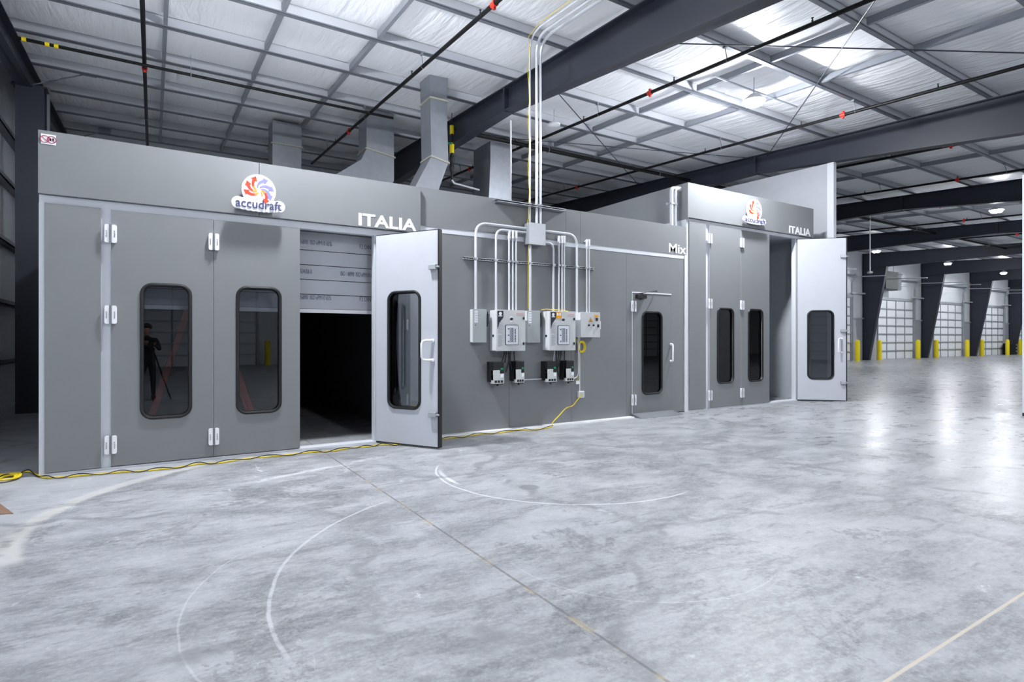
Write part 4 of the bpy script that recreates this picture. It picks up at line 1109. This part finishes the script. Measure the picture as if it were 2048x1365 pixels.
# thin rod beyond the top edge
a_ = AY(1021.5, 398, YF+.1); q0 = AY(1021, 241, YF+.1)
tag(MB(a_).tube([(a_.x, YF+.1, ZT3-.03), (a_.x, YF+.1, q0.z)], .012, 6).build('threaded_rod', GALV, loc=a_), 'thin upright steel rod rising above the mixing room edge', 'rod')
# two conduits at the corner of the taller booth
for px, j in ((1343, 0), (1350.5, 1)):
    xq = xx(px)-.03; yq = YF+.12
    q = AY(px, 440, yq); zt_ = AY(px, 376, yq).z
    conduit([(q.x, yq, ZT3-.04)]+bend((q.x, yq, 1), (q.x, yq, zt_), (x2[0]-.01, yq, zt_), .07)+[(x2[0]-.005, yq, zt_)], .035, 'fat steel conduit at the corner of the taller booth, %s' % ('outer one', 'inner one')[j], [(q.x, yq, ZT2-.42)], grp='corner conduits')
tag(MB((0, 0, 0)).box(AY(1334, 405, YF+.16).x, x2[0], YF+.16, YF+.19, ZT2-.44, ZT2-.4).build('strut_rail', GALV), 'short strut rail holding the two conduits at the taller booth corner', 'rail')
# socket, down conduits, drive cables, cords
x0, x1, z0, z1 = front(1158, 1169, 783, 796, .05)
e = empty('power_outlet', (x0, YF, z0), 'white outlet box low on the control wall with a yellow cord plugged in', 'outlet'); O = e.location
MB(O).bevbox(x0, x1, YF-.05, YF, z0, z1, .006).build('box', BRIGHTW, e)
MB(O).box(x0+.015, x1-.015, YF-.053, YF-.05, z0+.015, z1-.015).build('face_plate', BOXG, e)
OUT = ((x0+x1)/2, z0, z1)
xq = cx_(1161.5); conduit([(xq, YF-.03, z1), (xq, YF-.03, c+.0)], .009, 'thin white conduit dropping from the white switch box to the outlet', grp='outlet conduits', m=BRIGHTW)
xq = cx_(1155.5); zq = czz(1155, 757)
conduit([(xq+.01, CY, c)]+bend((xq+.01, CY, 3), (xq+.01, CY, zq), (xq-.3, CY, zq), .12)+[(AY(1148, 757, CY).x, CY, zq)], .012, 'thin conduit curving from the white switch box round to the last motor drive', grp='outlet conduits')
x0_, x1_, z0_, z1_ = front(1152.5, 1160, 762, 769, .03)
tag(MB((x0_, YF, z0_)).bevbox(x0_, x1_, YF-.03, YF, z0_, z1_, .004).build('small_box', BRIGHTW, loc=(x0_, YF, z0_)), 'tiny white box on the wall between the last drive and the outlet', 'box')
a_, b_ = AY(1048, 760, YF-.03), AY(1093, 759, YF-.03)
conduit([(a_.x, YF-.03, a_.z), (b_.x, YF-.03, a_.z)], .009, 'thin level conduit linking the two pairs of motor drives', grp='outlet conduits')
k = 0
for (pa, pb, sag, m_) in (((1010, 703), (1004, 724), .0, BLK), ((1013, 703), (1010, 726), .0, BLK), ((1017, 703), (1011, 745), .05, BLK), ((1021, 703), (1034, 764), -.1, BLK), ((1028, 703), (1029, 724), 0, BLK),
                          ((1109, 702), (1107, 724), 0, COND), ((1113, 702), (1120, 760), -.06, BLK), ((1118, 702), (1113, 730), .03, BLK), ((1122, 702), (1114, 740), .04, BLK), ((1129, 702), (1129, 724), 0, BLK)):
    a_, b_ = AY(*pa, YF-.07), AY(*pb, YF-.07); md = (a_+b_)/2+Vector((sag, 0, 0)); k += 1
    pts = [a_*(1-t)**2+md*2*t*(1-t)+b_*t*t for t in [i/8 for i in range(9)]]
    tag(MB(a_).tube(pts, .009, 6).build('drive_cable', m_, loc=a_), 'thin cable below the %s control cabinet, %s counted from the open leaf' % ('nearer' if k < 6 else 'stickered', words_[(k-1) % 5]), 'cable', 'cables of the %s cabinet' % ('nearer' if k < 6 else 'farther'))
q = AY(1163, 694, YF-.03)
mb = MB(q)
for i in range(3): mb.tube([q+Vector(((.055+.012*i)*math.cos(t), -.006*i+.0, (.075+.012*i)*math.sin(t))) for t in [2*math.pi*j/20 for j in range(20)]], .009, 6, closed=True)
tag(mb.build('cable_coil', YCORD, loc=q, smooth=True), 'coil of yellow cable hanging below the white switch box', 'cable')
pts = [AY(1152, 677, YF-.05), AY(1156, 690, YF-.05), AY(1157, 720, YF-.04), AY(1155.5, 762, YF-.04)]
tag(MB(pts[0]).tube(pts, .0048, 6).build('yellow_cable', YCORD, loc=pts[0]), 'short yellow cable dropping beside the coil to the tiny white box', 'cable')
# yellow cord from the outlet down to the floor and along the booth fronts
def wander(px_list, z=.012):
    return [AZ(px, py, z) for px, py in px_list]
p = [Vector((OUT[0], YF-.06, (OUT[1]+OUT[2])/2)), AY(1155, 800, YF-.1), AY(1145, 812, YF-.11), AY(1132, 817, YF-.12), AY(1118, 832, YF-.16), AY(1105, 846, YF-.2)]
p += [Vector((AZ(1096, 855).x, YF-.24, .015)), AZ(1060, 861, .012), AZ(1040, 860, .012), AZ(1000, 866, .012), AZ(960, 869, .012), AZ(920, 875, .012), AZ(882, 878.5, .012), AZ(850, 884, .012), AZ(820, 887, .012), AZ(790, 890, .012), AZ(760, 890, .012), AZ(735, 894, .012), AZ(705, 896, .012)]
p += [AZ(660, 903, .012), AZ(620, 905, .012), AZ(560, 912, .012), AZ(500, 917, .012), AZ(440, 926, .012), AZ(400, 928, .012), AZ(350, 936, .012), AZ(290, 942, .012), AZ(240, 945, .012), AZ(180, 950, .012), AZ(120, 955, .012), AZ(85, 955, .012), AZ(60, 944, .012), AZ(30, 948, .012), AZ(-10, 960, .012)]
def smooth_pts(p, n=5):
    out = []
    for i in range(len(p)-1):
        p0, p1, p2, p3 = p[max(i-1, 0)], p[i], p[i+1], p[min(i+2, len(p)-1)]
        for j in range(n):
            t = j/n; out.append(.5*((2*p1)+(p2-p0)*t+(2*p0-5*p1+4*p2-p3)*t*t+(3*p1-p0-3*p2+p3)*t**3))
    return out+[p[-1]]
for i in range(6, len(p)):
    if p[i].z > .05: continue
    lim = YF-.15 if (p[i].x > xm[0]-.02) else YF-.05
    if p[i].x > -1.0: p[i].y = min(p[i].y, lim)
sp = smooth_pts(p)
for v in sp: v.z = max(v.z, .0095)
tag(MB(sp[0]).tube(sp, .0085, 6).build('extension_cord', YCORD, loc=sp[0], smooth=True), 'long yellow extension cord snaking from the wall outlet along the booth fronts', 'cord')
bp_ = []
for i, v in enumerate([q for q in sp if q.z < .03]): bp_.append(Vector((v.x, v.y-.02+.028*math.sin(i*.9), .022+.012*math.sin(i*.9+1))))
tag(MB(bp_[0]).tube(bp_, .0055, 6).build('power_cable', BCORD, loc=bp_[0]), 'thin black cord twisted around the yellow extension cord', 'cord')
q = AZ(4, 957, .02); mb = MB(q)
for i in range(4): mb.tube([q+Vector(((.1+.016*i)*math.cos(t), (.13+.016*i)*math.sin(t), .004*i+.006*math.sin(3*t))) for t in [2*math.pi*j/20 for j in range(20)]], .009, 6, closed=True)
tag(mb.build('cord_coil', YCORD, loc=q), 'coil of yellow cord on the floor beside the dark gap', 'cord')

# ------------------------------------------------------------------ partition under the second roof beam
PW = empty('partition_wall', (FR[2], 7.85, 0), 'tall pale partition wall rising behind the taller booth under a roof beam', 'partition')
MB((FR[2], 7.85, 0)).hexa([(14.2, 7.85, 0), (14.3, 7.85, 0), (14.3, YB-.5, 0), (14.2, YB-.5, 0), (14.2, 7.85, 5.8), (14.3, 7.85, 5.8), (14.3, YB-.5, 6.04), (14.2, YB-.5, 6.04)]).build('panel', mat('partition_grey', (176, 179, 185), .5), PW)
MB((FR[2], 7.85, 0)).box(14.19, 14.31, 7.7, 7.86, 0, 5.8).build('end_trim', WHITE, PW)
# side of a further unit poking out beside the taller booth
o = MB((13.3, YF+.3, 0)).box(x2[7]+.01, x2[7]+.5, YF+.35, YF+1.5, 0, ZH2+.22).build('side_unit', CLAD, loc=(13.3, YF+.3, 0)); tag(o, 'low grey unit showing between the taller booth and the pale partition', 'equipment')
# white panel close by at the right-hand edge
q = AZ(2044.5, 832.5); 
e = empty('white_panel', q, 'tall white insulated panel on a black base at the far right edge', 'panel')
O = e.location.copy()
MB().box(0, 2.2, -.12, 0, .06, 4.5).build('sheet', WHITE, e); MB().box(0, 2.2, -.12, 0, 0, .06).build('base_rail', RUB, e)
# cardboard box at the left edge
q = AZ(14, 1052)
e = empty('cardboard_box', (q.x-.155, q.y-.03, 0), 'corner of a brown cardboard box on the floor at the left edge', 'box', rz=.35)
MB().box(-.45, 0, -.4, 0, 0, .012).box(-.45, -.442, -.4, 0, 0, .2).box(-.008, 0, -.4, 0, 0, .2).box(-.45, 0, -.4, -.392, 0, .2).box(-.45, 0, -.008, 0, 0, .2).build('carton', BROWN, e)
MB().hexa([(0, -.4, .19), (.12, -.4, .17), (.12, 0, .17), (0, 0, .19), (0, -.4, .195), (.12, -.4, .175), (.12, 0, .175), (0, 0, .195)]).build('flap', BROWN, e)

# ------------------------------------------------------------------ ducts above the first booth
def duct(lab, rings, seams=()):
    """rings: list of 4-corner loops"""
    o0 = Vector(rings[0][0]); e = empty('ventilation_duct', o0, lab, 'duct')
    mb = MB(o0); R_ = [[mb._v(p) for p in r] for r in rings]
    for A, B in zip(R_, R_[1:]):
        for i in range(4): mb.face([A[i], A[(i+1) % 4], B[(i+1) % 4], B[i]])
    mb.face(R_[0][::-1]); mb.face(R_[-1]); mb.build('duct_body', DUCT, e)
    for k in seams:
        mb = MB(o0); r = [Vector(p) for p in rings[k]]; c = sum(r, Vector())/4; r = [c+(p-c)*1.06 for p in r]
        for i in range(4): mb.bar(r[i], r[(i+1) % 4], .028, .03)
        mb.build('flange_joint', SEAL, e)
    return e
def loop(x0, x1, y0, y1, z, zr=None): 
    zr = z if zr is None else zr
    return [(x0, y0, z), (x1, y0, zr), (x1, y1, zr), (x0, y1, z)]
Yd = 10.6
a, b = AY(861, 240, Yd).x, AY(894, 240, Yd).x
z1 = AY(875, 228, Yd).z; z2 = AY(875, 320, Yd).z; zq = AY(820, 380, Yd).z
dx = AY(825, 352, Yd).x-AY(880, 330, Yd).x
a2, b2 = a, b
duct('tall galvanised duct dropping from the roof and elbowing down behind the first booth', [loop(a-.02, b+.02, Yd, Yd+.5, roof(Yd)+.2), loop(a, b, Yd, Yd+.5, z1+.3), loop(a, b, Yd, Yd+.5, z1), loop(a2+.02, b2+.03, Yd, Yd+.5, z2+.05, z2-.02), loop(a-.62, b-.5, Yd, Yd+.5, 3.9, 3.62), loop(a-.75, b-.63, Yd, Yd+.5, 3.5, 3.4)], (1, 3))
Yd = 13.2
a, b = AY(733, 280, Yd).x, AY(788, 280, Yd).x; z1 = AY(750, 300, Yd).z; z2 = AY(760, 345, Yd).z
duct('galvanised duct with an angled elbow just over the first booth roof', [loop(a, b, Yd, Yd+.6, roof(Yd)+.15), loop(a, b, Yd, Yd+.6, z1, z1-.1), loop(a-.12, b, Yd, Yd+.6, z1-.28, z2-.15), loop(a-.75, b-.3, Yd, Yd+.6, z1-.75, z2-.62), loop(a-.95, b-.6, Yd, Yd+.6, z1-1.0, z2-1.1)], (1, 3))
Yd = 15.3
a, b = AY(545, 300, Yd).x, AY(603, 300, Yd).x
duct('short square galvanised duct over the logo sign', [loop(a, b, Yd, Yd+.6, roof(Yd)+.1), loop(a, b, Yd, Yd+.6, AY(570, 290, Yd).z), loop(a, b, Yd, Yd+.6, 4.4)], (1,))
Yd = 12.6
a, b = AY(981, 322, Yd).x, AY(1024, 322, Yd).x
duct('slightly twisted galvanised duct rising behind the mixing room', [loop(a, b, Yd, Yd+.9, roof(Yd)-.2), loop(a, b, Yd, Yd+.9, AY(1000, 325, Yd).z), loop(a-.12, b-.1, Yd, Yd+.9, 3.58)], ())

# ------------------------------------------------------------------ orange stepladder inside the first booth
yl = 10.6
def L3(px, py): return AY(px, py, yl)
ft = AY(292, 850, yl); fb = AY(508, 850, yl); tp = AY(398, 520, yl)
e = empty('stepladder', (ft.x, yl, 0), 'orange stepladder standing open inside the first booth, seen through its windows', 'ladder')
o = e.location.copy(); W2 = fb.x-ft.x; tz = 2.45; tx = W2*.47
for y_ in (-.28, .28):
    s = .6 if False else 1
    MB().bar((0, y_, 0), (tx, y_*.55, tz), .08, .035).build('rail', ORLAD, e)
    MB().bar((W2, y_, 0), (tx+.06, y_*.55, tz), .08, .035).build('rear_rail', ORLAD, e)
for i in range(8):
    t = (i+1)/9; MB().box(tx*t-.04, tx*t+.04, -.28*(1-.45*t), .28*(1-.45*t), tz*t-.012, tz*t+.012).build('step', GALV, e)
MB().box(tx-.1, tx+.14, -.2, .2, tz, tz+.04).build('cap', ORLAD, e)

# ------------------------------------------------------------------ the photographer and the tripod, mirrored in the booth windows
tr = empty('tripod', (0, -.12, 0), 'black tripod carrying the camera, mirrored in the booth window', 'tripod')
for a in (90, 210, 330):
    MB().tube([(0, 0, 1.18), (.42*math.cos(math.radians(a)), .38*math.sin(math.radians(a))-.1, .0)], [.018, .012], 8).build('leg', BLK, tr)
MB().tube([(0, 0, .95), (0, 0, 1.34)], .016, 8).lathe((0, 0, 1.2), [(.04, -.04), (.04, .03)], 12).build('centre_post', BLK, tr)
cb = empty('photo_camera', (0, -.12, 1.36), 'black photo camera on the tripod, mirrored in the booth window', 'camera')
MB().bevbox(-.07, .07, -.05, .03, 0, .1, .01).build('body', BLK, cb)
MB().lathe((0, 0, .055), [(.035, .03), (.035, .075)], 16, 'y').build('lens_barrel', BLK, cb)

def skin_body(name, verts, edges, m, parent=None, loc=(0, 0, 0), sub=2, root=0):
    me = bpy.data.meshes.new(name); me.from_pydata([v[0] for v in verts], edges, []); o = bpy.data.objects.new(name, me); COL.objects.link(o)
    md = o.modifiers.new('skin', 'SKIN'); md.use_smooth_shade = True
    for i, v in enumerate(verts):
        r = v[1]; o.data.skin_vertices[0].data[i].radius = r if isinstance(r, tuple) else (r, r)
    for i in range(len(verts)): o.data.skin_vertices[0].data[i].use_root = (i == root)
    s = o.modifiers.new('sub', 'SUBSURF'); s.levels = sub; s.render_levels = sub
    me.materials.append(m); o.location = loc
    if parent: o.parent = parent
    return o
pr = empty('person', (-.12, -.62, 0), 'person in dark clothes standing at a tripod, mirrored in the booth window', 'person')
V = [((0, 0, .95), (.15, .11)), ((0, 0, 1.12), (.14, .1)), ((0, .0, 1.32), (.17, .11)), ((0, .01, 1.46), (.1, .08)), ((0, .03, 1.52), (.055, .055)),
     ((.1, 0, .88), .095), ((.12, .02, .5), .065), ((.13, 0, .1), .045), ((-.1, 0, .88), .095), ((-.13, .04, .5), .065), ((-.15, .02, .1), .045),
     ((.19, .0, 1.42), .06), ((.26, .08, 1.18), .045), ((.15, .32, 1.3), .034), ((-.19, .0, 1.42), .06), ((-.27, .08, 1.18), .045), ((-.02, .32, 1.3), .034)]
E_ = [(0, 1), (1, 2), (2, 3), (3, 4), (0, 5), (5, 6), (6, 7), (0, 8), (8, 9), (9, 10), (2, 11), (11, 12), (12, 13), (2, 14), (14, 15), (15, 16)]
skin_body('body', V, E_, CLOTH, pr)
V = [((0, .03, 1.5), .05), ((0, .045, 1.6), (.07, .085)), ((0, .04, 1.68), (.078, .095)), ((0, .03, 1.75), (.06, .075))]
skin_body('head', V, [(0, 1), (1, 2), (2, 3)], SKIN, pr)
MB().lathe((0, .02, 1.7), [(.09, -.04), (.1, .0), (.09, .06), (.05, .1), (.01, .11)], 16).build('hair', BLK, pr, smooth=True)
MB().lathe((0, .135, 1.635), [(.018, -.02), (.014, .01), (.004, .03)], 8).build('nose', SKIN, pr)
for hx, sg in ((.15, -1), (-.02, 1)):
    V = [((hx, .32, 1.3), .03), ((hx+.0*sg, .38, 1.33), (.038, .02))]; E_ = [(0, 1)]
    for k in range(4):
        b0_ = len(V); xo = hx+(-.03+.02*k)
        V += [((xo, .40, 1.335), .011), ((xo, .435, 1.35), .0095), ((xo+.01*sg, .455, 1.375), .008), ((xo+.015*sg, .45, 1.4-.004*k), .0075)]
        E_ += [(1, b0_), (b0_, b0_+1), (b0_+1, b0_+2), (b0_+2, b0_+3)]
    b0_ = len(V); V += [((hx+.035*sg, .37, 1.345), .012), ((hx+.05*sg, .4, 1.37), .01)]; E_ += [(1, b0_), (b0_, b0_+1)]
    skin_body('hand', V, E_, SKIN, pr, sub=1)
for sx in (.13, -.15): MB().bevbox(sx-.05, sx+.05, -.1, .18, 0, .1, .03).build('shoe', BLK, pr)
#@@END
